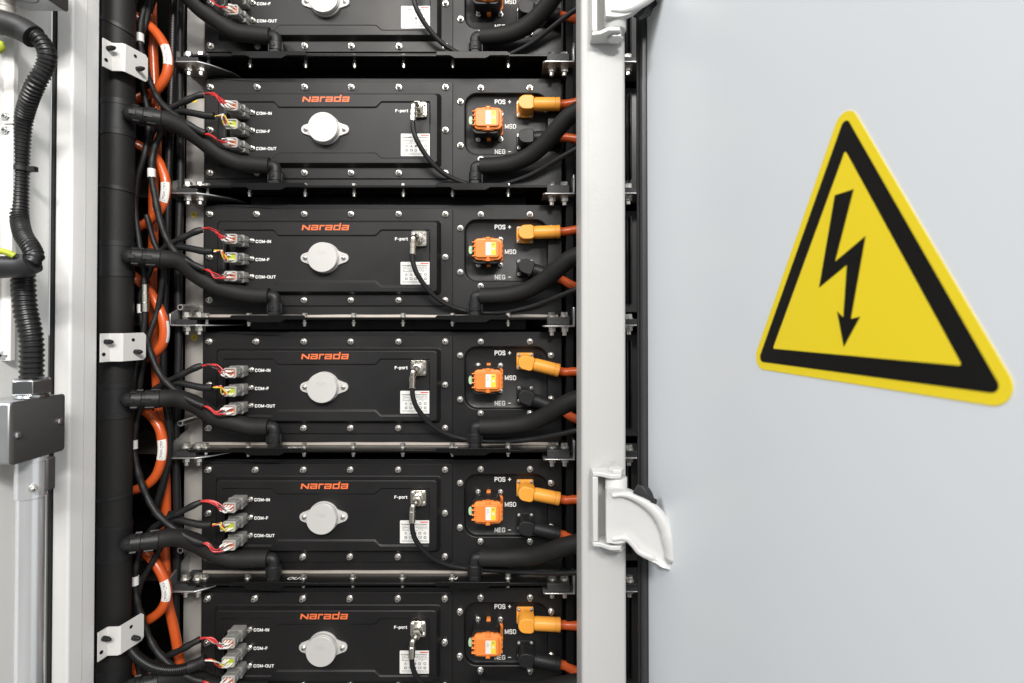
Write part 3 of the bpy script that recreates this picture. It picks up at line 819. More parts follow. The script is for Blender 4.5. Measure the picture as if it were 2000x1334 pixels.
# ------------------------------------------------------------------ orange power cables with right-angle plugs
def power_cable(i, pole, tilt):
    zc = ZROW[i]; zz = .045 if pole > 0 else -.020
    m = M['orange_plug'] if pole > 0 else M['black_plastic']
    c = Vector((.0255, -.0035, zc + zz))
    root = thing('power_cable', c, 'p', 'cable', 'orange power cables with %s plugs' % ('orange' if pole > 0 else 'black'))
    root['label'] = 'orange cable with %s plug at %s of the %s battery pack%s' % ('yellow-orange' if pole > 0 else 'black', 'POS' if pole > 0 else 'NEG', ORD[i], '' if i in (0, 5) else ' from the top')
    d = Vector((math.cos(R(tilt)), 0, math.sin(R(tilt)))); n = Vector((-d.z, 0, d.x))
    def at(a, b, y): q = c + d * a + n * b; return (q.x, y, q.z)
    # elbow head: round at the left, flat end at the right
    out = []
    for k in range(15):
        a = R(90 + 180 * k / 14); out.append((math.cos(a) * .0138, math.sin(a) * .0138))
    out += [(.011, -.0138), (.0165, -.011), (.0165, .011), (.011, .0138)]
    mb = MB()
    ins = [(p * .93, q * .93) for p, q in out]
    mb.loft([[at(a, b, -.003) for a, b in out], [at(a, b, -.0275) for a, b in out], [at(a, b, -.0300) for a, b in ins]], True, True)
    mb.build('elbow_head', m, root, .0008, ang=28)
    yc = -.0175; s = Vector(at(.0165, 0, yc))
    mb = MB(); mb.lathe(s, d, [(0, .0118), (.003, .0118), (.0032, .0126), (.041, .0126), (.0412, .0119), (.0425, .0119), (.0428, .0128), (.050, .0128), (.0505, .010)], 26)
    for k in range(3): mb.box(*(lambda q: ((q.x - .004, q.y - .001, q.z - .0006), (q.x + .004, q.y + .001, q.z + .0006)))(Vector(at(-.002 + k * .004, -.0132, -.010 - k * .004))))
    mb.build('sleeve', m, root, .0004, ang=28)
    e = s + d * .050
    rise = .006 if pole > 0 else -.012
    pts = [e - d * .004, e + d * .012, e + d * .030 + Vector((0, -.004, rise * .3 + .004 * (1 if tilt < -8 and pole > 0 else 0))), e + Vector((.060, -.012, d.z * .035 + rise)), e + Vector((.100, -.020, d.z * .035 + rise * 1.6))]
    mb = MB(); mb.tube(resample(spline(pts, 8), .004), .0083, 16); mb.build('cable', M['orange_cable'], root)
    return root
for i, (a, b) in enumerate(((0, -10), (0, 0), (2, -20), (-14, -22), (-11, -13), (-3, -12))):
    power_cable(i, 1, a); power_cable(i, -1, b)

# ------------------------------------------------------------------ communication harnesses between the packs
def wires(root, front, end, cols, seed, bow):
    """loose wires from a connector face to the end of a sleeve"""
    rnd = random.Random(seed)
    for k, col in enumerate(cols):
        ox, oz = ((k % 3) - 1) * .0058, ((k // 3) - .5) * .0072
        p0 = front + Vector((ox, .0030, oz))
        p1 = p0 + Vector((-.004, -.010, -.0005)) + Vector((rnd.uniform(-.002, .002), rnd.uniform(-.003, .001), rnd.uniform(-.002, .002)))
        mid = front.lerp(end, .42) + Vector((rnd.uniform(-.003, .003), -.008 + rnd.uniform(-.003, .003), bow + rnd.uniform(-.0035, .0035)))
        q1 = end + Vector((.010, rnd.uniform(-.002, .002), bow * .4 + rnd.uniform(-.002, .002)))
        path = resample(spline([p0, p1, mid, q1, end + Vector((-.004, rnd.uniform(-.002, .002), rnd.uniform(-.002, .002)))], 6), .0022)
        cut = max(3, int(len(path) * .27)); 
        mb = MB(); mb.tube(path[cut:], .00115 if col != 'wire_black' else .001, 6, False)
        w = mb.build('wire', M[col], root)
        mb = MB(); mb.tube(path[:cut + 1], .00155, 6); mb.build('wire_tip', M['wire_white'], w)

def conn(i, k):
    return Vector((-.522, -.0535, ZROW[i] + (.028, -.0065, -.041)[k]))

RED5 = ['wire_red', 'wire_red', 'wire_red', 'wire_black', 'wire_red', 'wire_black']
MIX = ['wire_yellow', 'wire_red', 'wire_yellow', 'wire_white', 'wire_black']
SHIFT = [(.006, 0), (.029, .0), (.012, 0), (0, 0), (.004, 0), (0, 0)]
for i in range(-1, 6):
    # the long link from COM-IN of pack i down to COM-OUT of the pack below
    z = (3 - i) * PITCH_Z; dx = SHIFT[max(i, 0)][0] if i >= 0 else .004
    O3 = lambda px, py, y: P(px, py, y) + Vector((0, 0, z))
    sx = Vector((dx, 0, 0))
    pts = [O3(394, 714, -.066), O3(380, 719, -.070), O3(352, 733, -.072), O3(325, 746, -.070), O3(300, 764, -.066) + sx * .5, O3(279, 788, -.062) + sx, O3(266, 822, -.064) + sx, O3(261, 868, -.066) + sx,
           O3(267, 912, -.068) + sx, O3(283, 960, -.068) + sx * .8, O3(307, 1003, -.072) + sx * .5, O3(345, 1036, -.076), O3(376, 1054, -.074), O3(396, 1061, -.070)]
    nm = 'topmost' if i < 1 else ORD[i]
    root = thing('data_harness', pts[7], 'd', 'cable harness', 'black data harnesses linking the packs')
    if i == -1: lab = 'black data harness coming down from above to COM-OUT of the topmost battery pack'
    elif i == 5: lab = 'black data harness leaving COM-IN of the bottom battery pack out of the photo'
    else: lab = 'black sleeved data harness from COM-IN of the %s battery pack down to COM-OUT below' % ORD[i]
    root['label'] = lab
    path = resample(spline(pts, 8), .004); rnd = random.Random(i + 20)
    ph = rnd.random() * 6
    mb = MB(); mb.tube(path, lambda j: .0056 + .0005 * math.sin(j * .9 + ph) + .0004 * math.sin(j * .31), 12); mb.build('sleeve', M['sleeve'], root)
    k = min(range(len(path)), key=lambda j: (path[j] - pts[7]).length)
    mb = MB(); mb.tube(path[k - 2:k + 3], .0066, 14); mb.build('marker', M['white_paper'], root)
    if 0 <= i: wires(root, conn(i, 0), pts[0], RED5, i * 3 + 1, .006)
    if i + 1 <= 5: wires(root, conn(i + 1, 2), pts[-1], RED5, i * 3 + 2, -.007)
for i in range(6):
    z = (3 - i) * PITCH_Z; O3 = lambda px, py, y: P(px, py, y) + Vector((0, 0, z))
    root = thing('data_lead', O3(400, 756, -.06), 'd', 'cable harness', 'short black leads at COM-F')
    root['label'] = 'short black lead at COM-F of the %s battery pack%s' % (ORD[i], '' if i in (0, 5) else ' from the top')
    if i < 5:
        pts = [O3(415, 757, -.068), O3(395, 757, -.070), O3(370, 752, -.070), O3(345, 748, -.066), O3(318, 758, -.060), O3(296, 775, -.052), O3(285, 800, -.045)]
        path = resample(spline(pts, 8), .003)
        mb = MB(); mb.tube(path, lambda j: .0062 if j > 8 else .0066, 12); mb.build('sleeve', M['sleeve'], root)
    else:
        pts = [P(396, 1291, -.085), P(370, 1303, -.092), P(335, 1309, -.10), P(300, 1303, -.105), P(270, 1285, -.105), P(252, 1262, -.10), P(243, 1235, -.09)]
        path = spline(pts, 8)
        mb = MB(); mb.ribbed(path, .0088, .0032, .84, 14); mb.build('loom', M['loom'], root)
        mb = MB(); mb.tube(resample(spline([P(402, 1289, -.083), P(385, 1297, -.087), P(368, 1303, -.092)], 6), .004), .0098, 16); mb.build('sleeve', M['sleeve'], root)
    wires(root, conn(i, 1), pts[0] + Vector((.006, 0, 0)), MIX, 60 + i, .004)

# ------------------------------------------------------------------ orange trunk cable, loops, looms
root = thing('trunk_cable', P(300, 640, -.03), 'long orange power cable running down beside the thick black pipe', 'cable')
tr = [(296, -60), (297, 40), (300, 120), (304, 210), (306, 290), (300, 380), (300, 450), (297, 540), (298, 610), (304, 700), (308, 770), (315, 850), (322, 920), (324, 1000), (322, 1080), (329, 1170), (344, 1250), (356, 1330), (362, 1400)]
mb = MB(); mb.tube(resample(spline([P(a, b, -.018) for a, b in tr], 6), .008), .0086, 16); mb.build('cable', M['orange_cable'], root)
LOOPS = [[(240, 22), (270, 34), (300, 58), (322, 90), (329, 122), (323, 152), (302, 178), (268, 193), (235, 204)],
         [(240, 272), (272, 284), (302, 305), (320, 338), (324, 372), (316, 405), (296, 428), (270, 444), (240, 455)],
         [(240, 525), (268, 545), (292, 570), (312, 605), (321, 640), (317, 672), (298, 693), (270, 705), (240, 712)],
         [(240, 785), (275, 798), (298, 815), (314, 843), (318, 880), (309, 920), (290, 945), (262, 957), (232, 962)],
         [(240, 1055), (275, 1073), (298, 1093), (318, 1125), (326, 1158), (318, 1186), (298, 1206), (270, 1218), (240, 1224)],
         [(215, 1286), (248, 1300), (280, 1318), (305, 1345), (320, 1380)]]
for k, lp_ in enumerate(LOOPS):
    pts = [P(a, b, (-.040 if k != 1 else -.036) - .012 * math.sin(math.pi * j / (len(lp_) - 1))) for j, (a, b) in enumerate(lp_)]
    root = thing('power_loop', pts[len(pts) // 2], '', 'cable', 'orange cable loops beside the pipe')
    root['label'] = ['orange cable loop with a white tag behind the topmost white clamp', 'orange cable loop with a white tag level with the third battery pack\'s upper tray', 'orange cable loop behind the middle white clamp', 'orange cable loop with a white tag below the middle white clamp',
                     'orange cable loop with a white tag just above the lowest white clamp', 'end of an orange cable loop at the bottom edge beside the pipe'][k]
    path = resample(spline(pts, 10), .003)
    mb = MB(); mb.tube(path, .0084, 16); c = mb.build('cable', M['orange_cable'], root)
    if k < 5:
        k0 = int(len(path) * (.42, .48, .5, .42, .44)[k]); n = 13
        seg = path[k0:k0 + n]
        mb = MB(); side = []
        # paper tag: a strip on the side of the cable that faces the camera
        for j, p in enumerate(seg):
            t = (path[k0 + j + 1] - path[k0 + j - 1]).normalized(); v = Vector((0, -1, 0)); s = t.cross(v).normalized()
            ring = []
            for q in range(7):
                a = R(-75 + 110 * q / 6) if k != 2 else R(-150 + 90 * q / 6)
                ring.append(p + (v * math.cos(a) + s * math.sin(a)) * .00865)
            side.append(ring)
        vs = [p for r_ in side for p in r_]; fs = [(a * 7 + b, a * 7 + b + 1, (a + 1) * 7 + b + 1, (a + 1) * 7 + b) for a in range(len(side) - 1) for b in range(6)]
        mb.add(vs, fs)
        tg = mb.build('paper_tag', M['white_paper'], c)
        if k in (0, 1, 3, 4):
            # 'Caution Cable' written along the tag
            vs, fs = text_mesh('Caution Cable', .0072, .01)
            m_ = len(seg) // 2; p = seg[m_]; t = -(seg[-1] - seg[0]).normalized()
            v = Vector((0, -1, 0)); s = t.cross(v).normalized()
            L = (seg[-1] - seg[0]).length; wmax = max(abs(q.x) for q in vs)
            mb = MB()
            pl = []
            for q in vs:
                f = .5 - q.x / wmax * .46
                jj = f * (len(seg) - 1); j0 = min(int(jj), len(seg) - 2)
                b = seg[j0].lerp(seg[j0 + 1], jj - j0); a = q.y / .00865 + (-.35 if True else 0) * -1
                tt = (seg[j0 + 1] - seg[j0]).normalized(); s2 = tt.cross(v).normalized()
                ang = -.35 - q.y / .0087
                pl.append(b + (v * math.cos(ang) + s2 * math.sin(ang)) * .0089)
            mb.add(pl, fs); mb.build('tag_lettering', M['grey_print'], tg)

root = thing('wire_loom', P(326, 600, -.02), 'long black corrugated loom hanging beside the orange trunk cable', 'cable')
lm = [(340, -40), (338, 60), (335, 180), (331, 290), (328, 400), (326, 480), (322, 600), (319, 720), (323, 780), (331, 840), (330, 890), (320, 940), (308, 980), (303, 1005)]
mb = MB(); mb.ribbed(spline([P(a, b, -.042) for a, b in lm], 8), .0066, .0030, .84, 12); mb.build('loom', M['loom'], root)
root = thing('hanging_cable', P(350, 600, -.01), 'black cable hanging straight down beside the grey galvanised rail', 'cable')
mb = MB(); mb.tube(resample(spline([P(a, b, -.012) for a, b in [(353, -40), (351, 150), (353, 330), (348, 520), (349, 700), (343, 860), (347, 1050), (342, 1200), (345, 1400)]], 8), .006), .0068, 12); mb.build('cable', M['sleeve'], root)
for pts, r_, lab in (([(300, -40), (286, 40), (272, 95), (279, 170), (291, 235), (283, 300), (268, 350), (262, 420)], .0052, 'black taped cable weaving in front of the orange loops near the top'),
                     ([(286, 420), (300, 470), (318, 520), (309, 600), (290, 660), (276, 730), (268, 800)], .0046, 'black cable crossing the orange trunk at mid height'),
                     ([(334, 1000), (318, 1060), (296, 1100), (272, 1150), (262, 1220), (270, 1300), (290, 1400)], .0050, 'black cable crossing the orange trunk near the bottom')):
    rd = random.Random(len(lab)); root = thing('loose_cable', P(*pts[3], -.06), lab, 'cable', 'loose black cables in the cable bay')
    mb = MB(); mb.tube(resample(spline([P(a, b, -.062 + rd.uniform(-.006, .006)) for a, b in pts], 8), .005), lambda j: r_ + .0003 * math.sin(j * .8), 12); mb.build('cable', M['sleeve'], root)
root = thing('sensor_cable', P(280, 600, -.08), 'thin black cable with a silver in-line coupling beside the thick pipe', 'cable')
sc = [(262, 385), (266, 430), (273, 480), (280, 530), (283, 580), (282, 630), (275, 680), (262, 730), (258, 800), (255, 860)]
mb = MB(); mb.tube(resample(spline([P(a, b, -.075) for a, b in sc], 8), .006), .0046, 12); mb.build('lead', M['sleeve'], root)
mb = MB(); a, b = P(282.5, 556, -.075), P(283, 610, -.075)
mb.lathe(a, b - a, [(0, .0060), (.014, .0060), (.0145, .0056), (.016, .0056), (.0165, .0066), (.032, .0066), (.0325, .006), (.034, .006), (.0345, .0068), (.049, .0068), (.0495, .0055)], 18); mb.build('coupling', M['nickel'], root, ang=25)
# bars that cross the shadow behind the cables
for j, (a, b, c, d, m_, lab) in enumerate(((250, 352, 340, 388, 'brown', 'short dark brown bar behind the cables level with the second tray'), (268, 603, 345, 636, 'brown', 'dark bar behind the cables level with the third tray'),
                                           (268, 845, 350, 885, 'brown', 'dark bar behind the cables level with the fourth tray'), (268, 1095, 350, 1130, 'brown', 'dark bar behind the cables level with the fifth tray'))):
    p, q = P(a, d, .06), P(c, b, .06); mb = MB(); mb.box((p.x, .05, p.z), (q.x, .075, q.z))
    tag(mb.build('cross_bar', M[m_], None, .001), lab, 'bar', 'dark bars behind the cables')

# ------------------------------------------------------------------ white clamps that hold the pipe
def make_clamp():
    zc = P(194, 680, -.155).z
    root = thing('pipe_clamp', (-.68, -.12, zc - .024), 'c', 'clamp', 'white sheet clamps that hold the pipe')
    plan = [(-.6890, -.149), (-.6860, -.1325), (-.684, -.1307), (-.668, -.130), (-.6663, -.1285), (-.6580, -.0905), (-.657, -.086)]
    h = .0240
    def off(p, q, d):
        t = (Vector(q) - Vector(p)).normalized(); return Vector((t.y, -t.x)) * d
    mb = MB(); f = []; b = []
    for k, p in enumerate(plan):
        n = off(plan[max(k - 1, 0)], plan[min(k + 1, len(plan) - 1)], .0022)
        f.append((p[0] + n.x, p[1] + n.y)); b.append(p)
    ring = f + b[::-1]; hs = [h] * (len(f) - 1) + [h - .0045]; hs = hs + hs[::-1]
    mb.loft([[(x, y, zc - q) for (x, y), q in zip(ring, hs)], [(x, y, zc + q) for (x, y), q in zip(ring, hs)]], True, True)
    mb.build('plate', M['bracket_white'], root, .0012)
    def stud(x, y, z, hole=False):
        mb = MB(); n = Vector((.97, -.24, 0)).normalized(); c = Vector((x, y, z))
        if hole: mb.lathe(c, n, [(.0005, .0030), (.0026, .0030)], 14); mb.build('bolt_hole', M['dark'], root)
        else: mb.lathe(c, n, [(0, .0042), (.010, .0042), (.014, .0034), (.017, .0020)], 14); mb.build('stud', M['black_plastic'], root)
    stud(-.6868, -.1405, zc + .010); stud(-.6876, -.1440, zc - .011, True)
    stud(-.6612, -.1065, zc - .009); stud(-.6624, -.1105, zc + .012, True)
    return root
cl = make_clamp()
for k, lab in ((1, 'white pipe clamp near the top, level with the topmost tray'), (0, 'white pipe clamp at mid height, seen level, with two black studs'), (-1, 'white pipe clamp near the bottom, level with the bottom battery pack')):
    o = cl if k == 0 else copy_tree(cl, None, k * 2 * PITCH_Z)
    o['label'] = lab

# ------------------------------------------------------------------ door frame posts
def post(name, x0, x1, y0, y1, label, r=.004, m='white_post'):
    mb = MB(); pl = rrect(x0, y0, x1, y1, r, 5)
    mb.loft([[(x, y, .13) for x, y in pl], [(x, y, 2.74) for x, y in pl]], True, True)
    return tag(mb.build(name, M[m], None, ang=40, loc=((x0 + x1) / 2, (y0 + y1) / 2, .13)), label, 'post')
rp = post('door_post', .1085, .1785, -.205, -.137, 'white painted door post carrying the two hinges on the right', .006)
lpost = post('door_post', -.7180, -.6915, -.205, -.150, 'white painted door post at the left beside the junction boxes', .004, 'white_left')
mb = MB(); mb.box((-.6905 - .0006, -.1790, .13), (-.6905 - .0002, -.1786, 2.74)); mb.build('seam', M['grime'], lpost)
# return flange of the left post that reaches back to the clamps
mb = MB(); mb.box((-.7240, -.1495, .13), (-.7185, -.120, 2.74)); mb.build('return_flange', M['white_left'], lpost, .001)
mb = MB(); mb.box((.1198, -.2052, .13), (.1201, -.2049, 2.74)); mb.build('seam', M['grime'], rp)

# ------------------------------------------------------------------ the open door on the right
MD = (1000 - 861) / F
dd = Vector((MD, -1, 0)).normalized(); dn = Vector((-1, -MD, 0)).normalized()
DO = Vector((.2150, -.185, 0)); K = F * (.2150 + MD * .85)
def DP(t, z, off=0.0): q = DO + dd * t + dn * off; return Vector((q.x, q.y, ZC + z))
def dpx(px, py):
    Zd = K / (px - 861); return ((.85 - Zd) * math.sqrt(1 + MD * MD), (622 - py) * Zd / F)
door = thing('cabinet_door', DP(0, -1.15), 'white cabinet door standing open on the right', 'door')
mb = MB()
def dbox(t0, t1, z0, z1, o0, o1):
    mb.add([DP(t, z, o) for o in (o0, o1) for z in (z0, z1) for t in (t0, t1)], [(0, 1, 3, 2), (4, 6, 7, 5), (0, 4, 5, 1), (2, 3, 7, 6), (0, 2, 6, 4), (1, 5, 7, 3)])
dbox(.004, .84, -1.15, 1.42, -.045, 0)
mb.build('panel', M['door'], door, .004, 3)
mb = MB()
pl = [(-.0205, .004), (-.020, .008), (-.013, .0095), (-.011, .007), (-.003, .0085), (.002, .006), (.003, .0005), (.003, -.030), (-.0205, -.030)]
mb.loft([[DP(t, z, o) for t, o in pl] for z in (-1.14, 1.41)], True, True)
mb.build('gasket', M['gasket'], door, .001)
# warning triangle
st = thing('warning_sticker', DP(.4257, -.0521, .0005), 'yellow and black triangular high voltage warning sticker on the open door', 'sign')
cA, cz = (.3291 + .5206) / 2, -.02985 + .1659 / 3
def triangle(inset, r):
    s = .1659 * 2 / 3 + 2 * inset
    p = [(cA + math.cos(R(a)) * s, cz + math.sin(R(a)) * s) for a in (90, 330, 210)]
    if not r: return p
    out = []
    for k in range(3):
        a = (90, 330, 210)[k]; q = Vector((cA + math.cos(R(a)) * (s - 2 * r), cz + math.sin(R(a)) * (s - 2 * r)))
        for j in range(9):
            b = R(a + 60 - 120 * j / 8); out.append((q.x + math.cos(b) * r, q.y + math.sin(b) * r))
    return out
def dprism(poly, o0, o1, name, m):
    mb = MB(); mb.loft([[DP(t, z, o0) for t, z in poly], [DP(t, z, o1) for t, z in poly]], False, True); return mb.build(name, m, st)
dprism(triangle(.0223, .0126), .0002, .0006, 'yellow_base', M['sticker_yellow'])
dprism(triangle(.0146, .0048), .0007, .0009, 'black_border', M['sticker_black'])
dprism(triangle(0, .0012), .0010, .0012, 'yellow_field', M['sticker_yellow'])
bolt = [(1635, 381), (1672, 369), (1634.6, 511), (1694.8, 460.8), (1664.8, 622.8), (1683, 618.6), (1650.6, 677.4), (1638, 608), (1650, 620), (1657.8, 517), (1603, 561.8)]
dprism([dpx(*p) for p in bolt], .0013, .0015, 'lightning_arrow', M['sticker_black'])

# ------------------------------------------------------------------ hinges
def make_hinge(flip, zc):
    """flip = -1 builds the upper one, upside down"""
    cxh = .1625
    root = bpy.data.objects.new('hinge', None); COL.objects.link(root); root.parent = door; root.location = Vector((cxh, -.215, zc)) - world_of(door)
    yf = -.2055
    def pz(py): return flip * (ZCH - P(1000, py, -.235).z) * -1 + zc
    ZCH = P(1000, 997, -.235).z
    def q(px, py, y):
        v = P(px, py, y); return (v.x, y, (v.z - ZCH) * flip + zc)
    # C-shaped bracket welded to the post: top and bottom ears joined by a back bar
    e = .0070
    xl = q(1157, 0, -.235)[0]; xr = q(1216, 0, -.235)[0]
    zt, zb = zc + .0565, zc - .0565
    mb = MB()
    plan = [(xl, yf), (xr, yf), (xr, -.232), (xr - .006, -.244), (xr - .022, -.244), (xl + .012, -.233), (xl, -.230)]
    for z0, z1 in ((zt - e, zt), (zb, zb + e)):
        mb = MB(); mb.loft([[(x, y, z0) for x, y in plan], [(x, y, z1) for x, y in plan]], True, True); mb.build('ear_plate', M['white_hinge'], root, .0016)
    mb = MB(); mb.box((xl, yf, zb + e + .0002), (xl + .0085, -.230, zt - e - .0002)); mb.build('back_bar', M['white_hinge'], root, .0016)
    # knuckle and pin
    mb = MB(); c = Vector((cxh - .004, -.226, zb + e + .001)); L = (zt - zb) - 2 * e - .002
    mb.lathe(c, (0, 0, 1), [(0, .0155), (.001, .0165), (L - .001, .0165), (L, .0155)], 28); mb.build('knuckle', M['white_hinge'], root, ang=50)
    mb = MB(); mb.lathe((c.x, c.y, zt), (0, 0, 1), [(0, .0125), (.004, .0125), (.005, .0115)], 6)
    mb.build('pin', M['white_hinge'], root, .0006)
    mb = MB(); mb.lathe((c.x, c.y, zb), (0, 0, -1), [(0, .0125), (.004, .0125), (.005, .0115)], 6); mb.build('pin', M['white_hinge'], root, .0006)
    # arm: plate from the knuckle to the door, with rounded ribs along its edges
    top = [(1184, 954), (1210, 953), (1236, 960), (1258, 975), (1280, 995), (1298, 1017), (1311, 1038), (1319, 1060), (1323, 1086)]
    bot = [(1184, 1058), (1206, 1060), (1224, 1057), (1236, 1068), (1248, 1083), (1264, 1091), (1279, 1098), (1292, 1106), (1309, 1111)]
    N = len(top); yy = [-.2435, -.2437, -.2445, -.247, -.251, -.256, -.261, -.266, -.268]
    def arc(pts, n=5): return spline([Vector(p) for p in pts], n)
    T = arc([q(a, b, y) for (a, b), y in zip(top, yy)]); Bm = arc([q(a, b, y) for (a, b), y in zip(bot, yy)])
    rows = 10; th = .009
    def grid(off):
        g = []
        for k in range(len(T)):
            for j in range(rows + 1):
                s = j / rows; p = T[k].lerp(Bm[k], s)
                edge = max(0, 1 - min(s, 1 - s) / .16); bul = .0055 * (edge ** 1.0 if edge < .75 else .75 + .25 * (1 - ((edge - .75) / .25) ** 2) - .12 * ((edge - .75) / .25))
                if off == 0: p = p + Vector((0, -bul, 0))
                g.append(p + Vector((0, off, 0)))
        return g
    G0, G1 = grid(0), grid(th); n = rows + 1; m_ = len(T); o = len(G0); fs = []
    for k in range(m_ - 1):
        for j in range(rows):
            fs.append((k * n + j, (k + 1) * n + j, (k + 1) * n + j + 1, k * n + j + 1)); fs.append((o + k * n + j, o + k * n + j + 1, o + (k + 1) * n + j + 1, o + (k + 1) * n + j))
    for k in range(m_ - 1):
        fs.append((k * n, o + k * n, o + (k + 1) * n, (k + 1) * n)); fs.append((k * n + rows, (k + 1) * n + rows, o + (k + 1) * n + rows, o + k * n + rows))
    for j in range(rows):
        fs.append((j, j + 1, o + j + 1, o + j)); k = (m_ - 1) * n; fs.append((k + j, o + k + j, o + k + j + 1, k + j + 1))
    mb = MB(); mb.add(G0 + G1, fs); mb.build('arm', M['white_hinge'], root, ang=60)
    # ribs that stiffen its two edges
    d1 = [-.2455, -.2462, -.248, -.252, -.257, -.263, -.268, -.271, -.272]
    e1 = [(1196, 968), (1216, 966), (1236, 970), (1263, 984), (1286, 1005), (1303, 1034), (1311, 1060), (1315, 1082), (1313, 1100)]
    pth = spline([q(a, b, y) for (a, b), y in zip(e1, d1)], 6); m = len(pth)
    mb = MB(); mb.tube(pth, lambda i: .0032 + .0086 * min(1, max(0, (i / m - .08) / .6)) if i < m - 3 else .0112 - .0016 * (i - m + 4), 14); mb.build('upper_rib', M['white_hinge'], root, ang=60)
    e2 = [(1196, 1053), (1222, 1051), (1237, 1063), (1250, 1078), (1272, 1088), (1290, 1096)]
    pth = spline([q(a, b, y) for (a, b), y in zip(e2, [-.2445, -.2455, -.248, -.252, -.258, -.262])], 6); m = len(pth)
    mb = MB(); mb.tube(pth, lambda i: .0050 if 4 < i < m - 5 else .0036, 12); mb.build('lower_rib', M['white_hinge'], root, ang=60)
    return root
h1 = make_hinge(1, P(1000, 997, -.235).z)
h2 = make_hinge(-1, P(1000, 997, -.235).z + .777)
# torn rubber scraps at the hinges
def scrap(pts, y, name_label, n=Vector((0, -1, 0))):
    mb = MB(); a = [P(p, q, y - .004 * ((k * 37) % 5) / 5) for k, (p, q) in enumerate(pts)]
    c = sum(a, Vector()) / len(a) + Vector((0, -.006, .001))
    k = len(a); vs = a + [c] + [p + Vector((0, .004, 0)) for p in a] + [c + Vector((0, .004, 0))]
    fs = [(j, (j + 1) % k, k) for j in range(k)] + [(k + 1 + (j + 1) % k, k + 1 + j, 2 * k + 1) for j in range(k)] + [(j, k + 1 + j, k + 1 + (j + 1) % k, (j + 1) % k) for j in range(k)]
    mb.add(vs, fs)
    return tag(mb.build('rubber_scrap', M['rubber'], None, .0008), name_label, 'rubber')
scrap([(1237, 963), (1246, 947), (1256, 950), (1268, 953), (1274, 962), (1279, 976), (1284, 976), (1283, 984), (1277, 991), (1273, 986), (1268, 979), (1256, 971)], -.2535, 'torn black rubber scrap on the arm of the lower hinge')
scrap([(1234, 28), (1245, 14), (1256, 8), (1270, 4), (1281, -6), (1284, 8), (1276, 16), (1272, 28), (1262, 33), (1250, 38)], -.235, 'torn black rubber scrap under the arm of the upper hinge')
# grime round the lower hinge is in the post's paint; a few chips of it stand proud
rnd = random.Random(4); mb = MB()
for k in range(120):
    c = P(1190 + rnd.gauss(0, 14), 913 + rnd.gauss(0, 7), -.2053); r = rnd.uniform(.0004, .0014)
    a0 = rnd.random() * 6
    mb.add([c + Vector((math.cos(a0 + 2 * math.pi * j / 5) * r * rnd.uniform(.5, 1.3), 0, math.sin(a0 + 2 * math.pi * j / 5) * r * rnd.uniform(.4, 1))) for j in range(5)], [(0, 1, 2, 3, 4)])
mb.build('paint_chips', M['grime'], rp)['kind'] = 'stuff'

# ------------------------------------------------------------------ next rack seen through the gap
root = thing('battery_pack', (.45, .02, .2), 'edges of the dark neighbouring battery rack in the gap by the door', 'battery rack')
for i in range(-1, 6):
    z = ZROW[0] - i * PITCH_Z
    mb = MB(); mb.box((.226, .03, z - .108), (.9, .55, z + .098)); mb.box((.229, .022, z - .09), (.2325, .0298, z + .085)); mb.box((.236, .018, z - .09), (.2395, .0298, z + .085))
    mb.build('pack_housing', M['black_coat'], root, .002)
b = None
for i in range(5):
    z0 = ZROW[i] - .1176
    r2 = thing('tray_bracket', (.235, -.02, z0 - .013), 'galvanised bracket seen in the gap by the door, %s from the top' % ['first', 'second', 'third', 'fourth', 'fifth'][i], 'bracket', 'galvanised brackets in the gap by the door')
    mb = MB(); mb.box((.205, -.042, z0 - .0165), (.30, .04, z0 - .0135)); mb.build('flange', M['zinc'], r2, .001)
    mb = MB(); mb.box((.207, -.036, z0 - .013), (.29, .03, z0 - .003)); mb.build('rubber_pad', M['rubber'], r2, .001)
    hexbolt((.2225, -.024, z0 - .003), r2, 1); hexbolt((.2225, -.024, z0 - .0165), r2, -1)
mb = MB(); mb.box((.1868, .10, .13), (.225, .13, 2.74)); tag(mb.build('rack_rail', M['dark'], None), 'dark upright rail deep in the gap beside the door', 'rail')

# ------------------------------------------------------------------ left side: panel, boxes, conduits
mb = MB(); mb.box((-.765, -.345, .13), (-.7225, -.2075, 2.74))
sp = tag(mb.build('side_panel', M['panel'], None, .002, loc=(-.74, -.4, .13)), 'pale grey painted panel carrying the conduits at the left edge', 'panel')
mb = MB(); mb.box((-.7224, -.2066, .13), (-.7186, -.198, 2.74)); mb.build('gap_seal', M['rubber'], sp)
for k, (a, b) in enumerate(((-80, 241), (244, 705))):
    zt, zb = P(0, a, -.285).z, P(0, b, -.285).z
    root = thing('cover_plate', (-.735, -.29, zb), ['upper white cover plate with a screw at the left edge', 'lower white cover plate with screws at the left edge'][k], 'cover plate', 'white cover plates at the left edge')
    x1 = P(25 if k == 0 else 24, 300, -.285).x
    mb = MB(); mb.box((-.80, -.285, zb), (x1, -.277, zt)); mb.build('plate', M['white_paint'], root, .0012)
    for px, py in (((12, 228),) if k == 0 else ((12, 255), (7, 694))):
        c = P(px, py, -.285)
        s_ = bolt_mesh('screw', (c.x, -.285, c.z), root, r=.0062, h=.0045, mat_=M['chrome'])

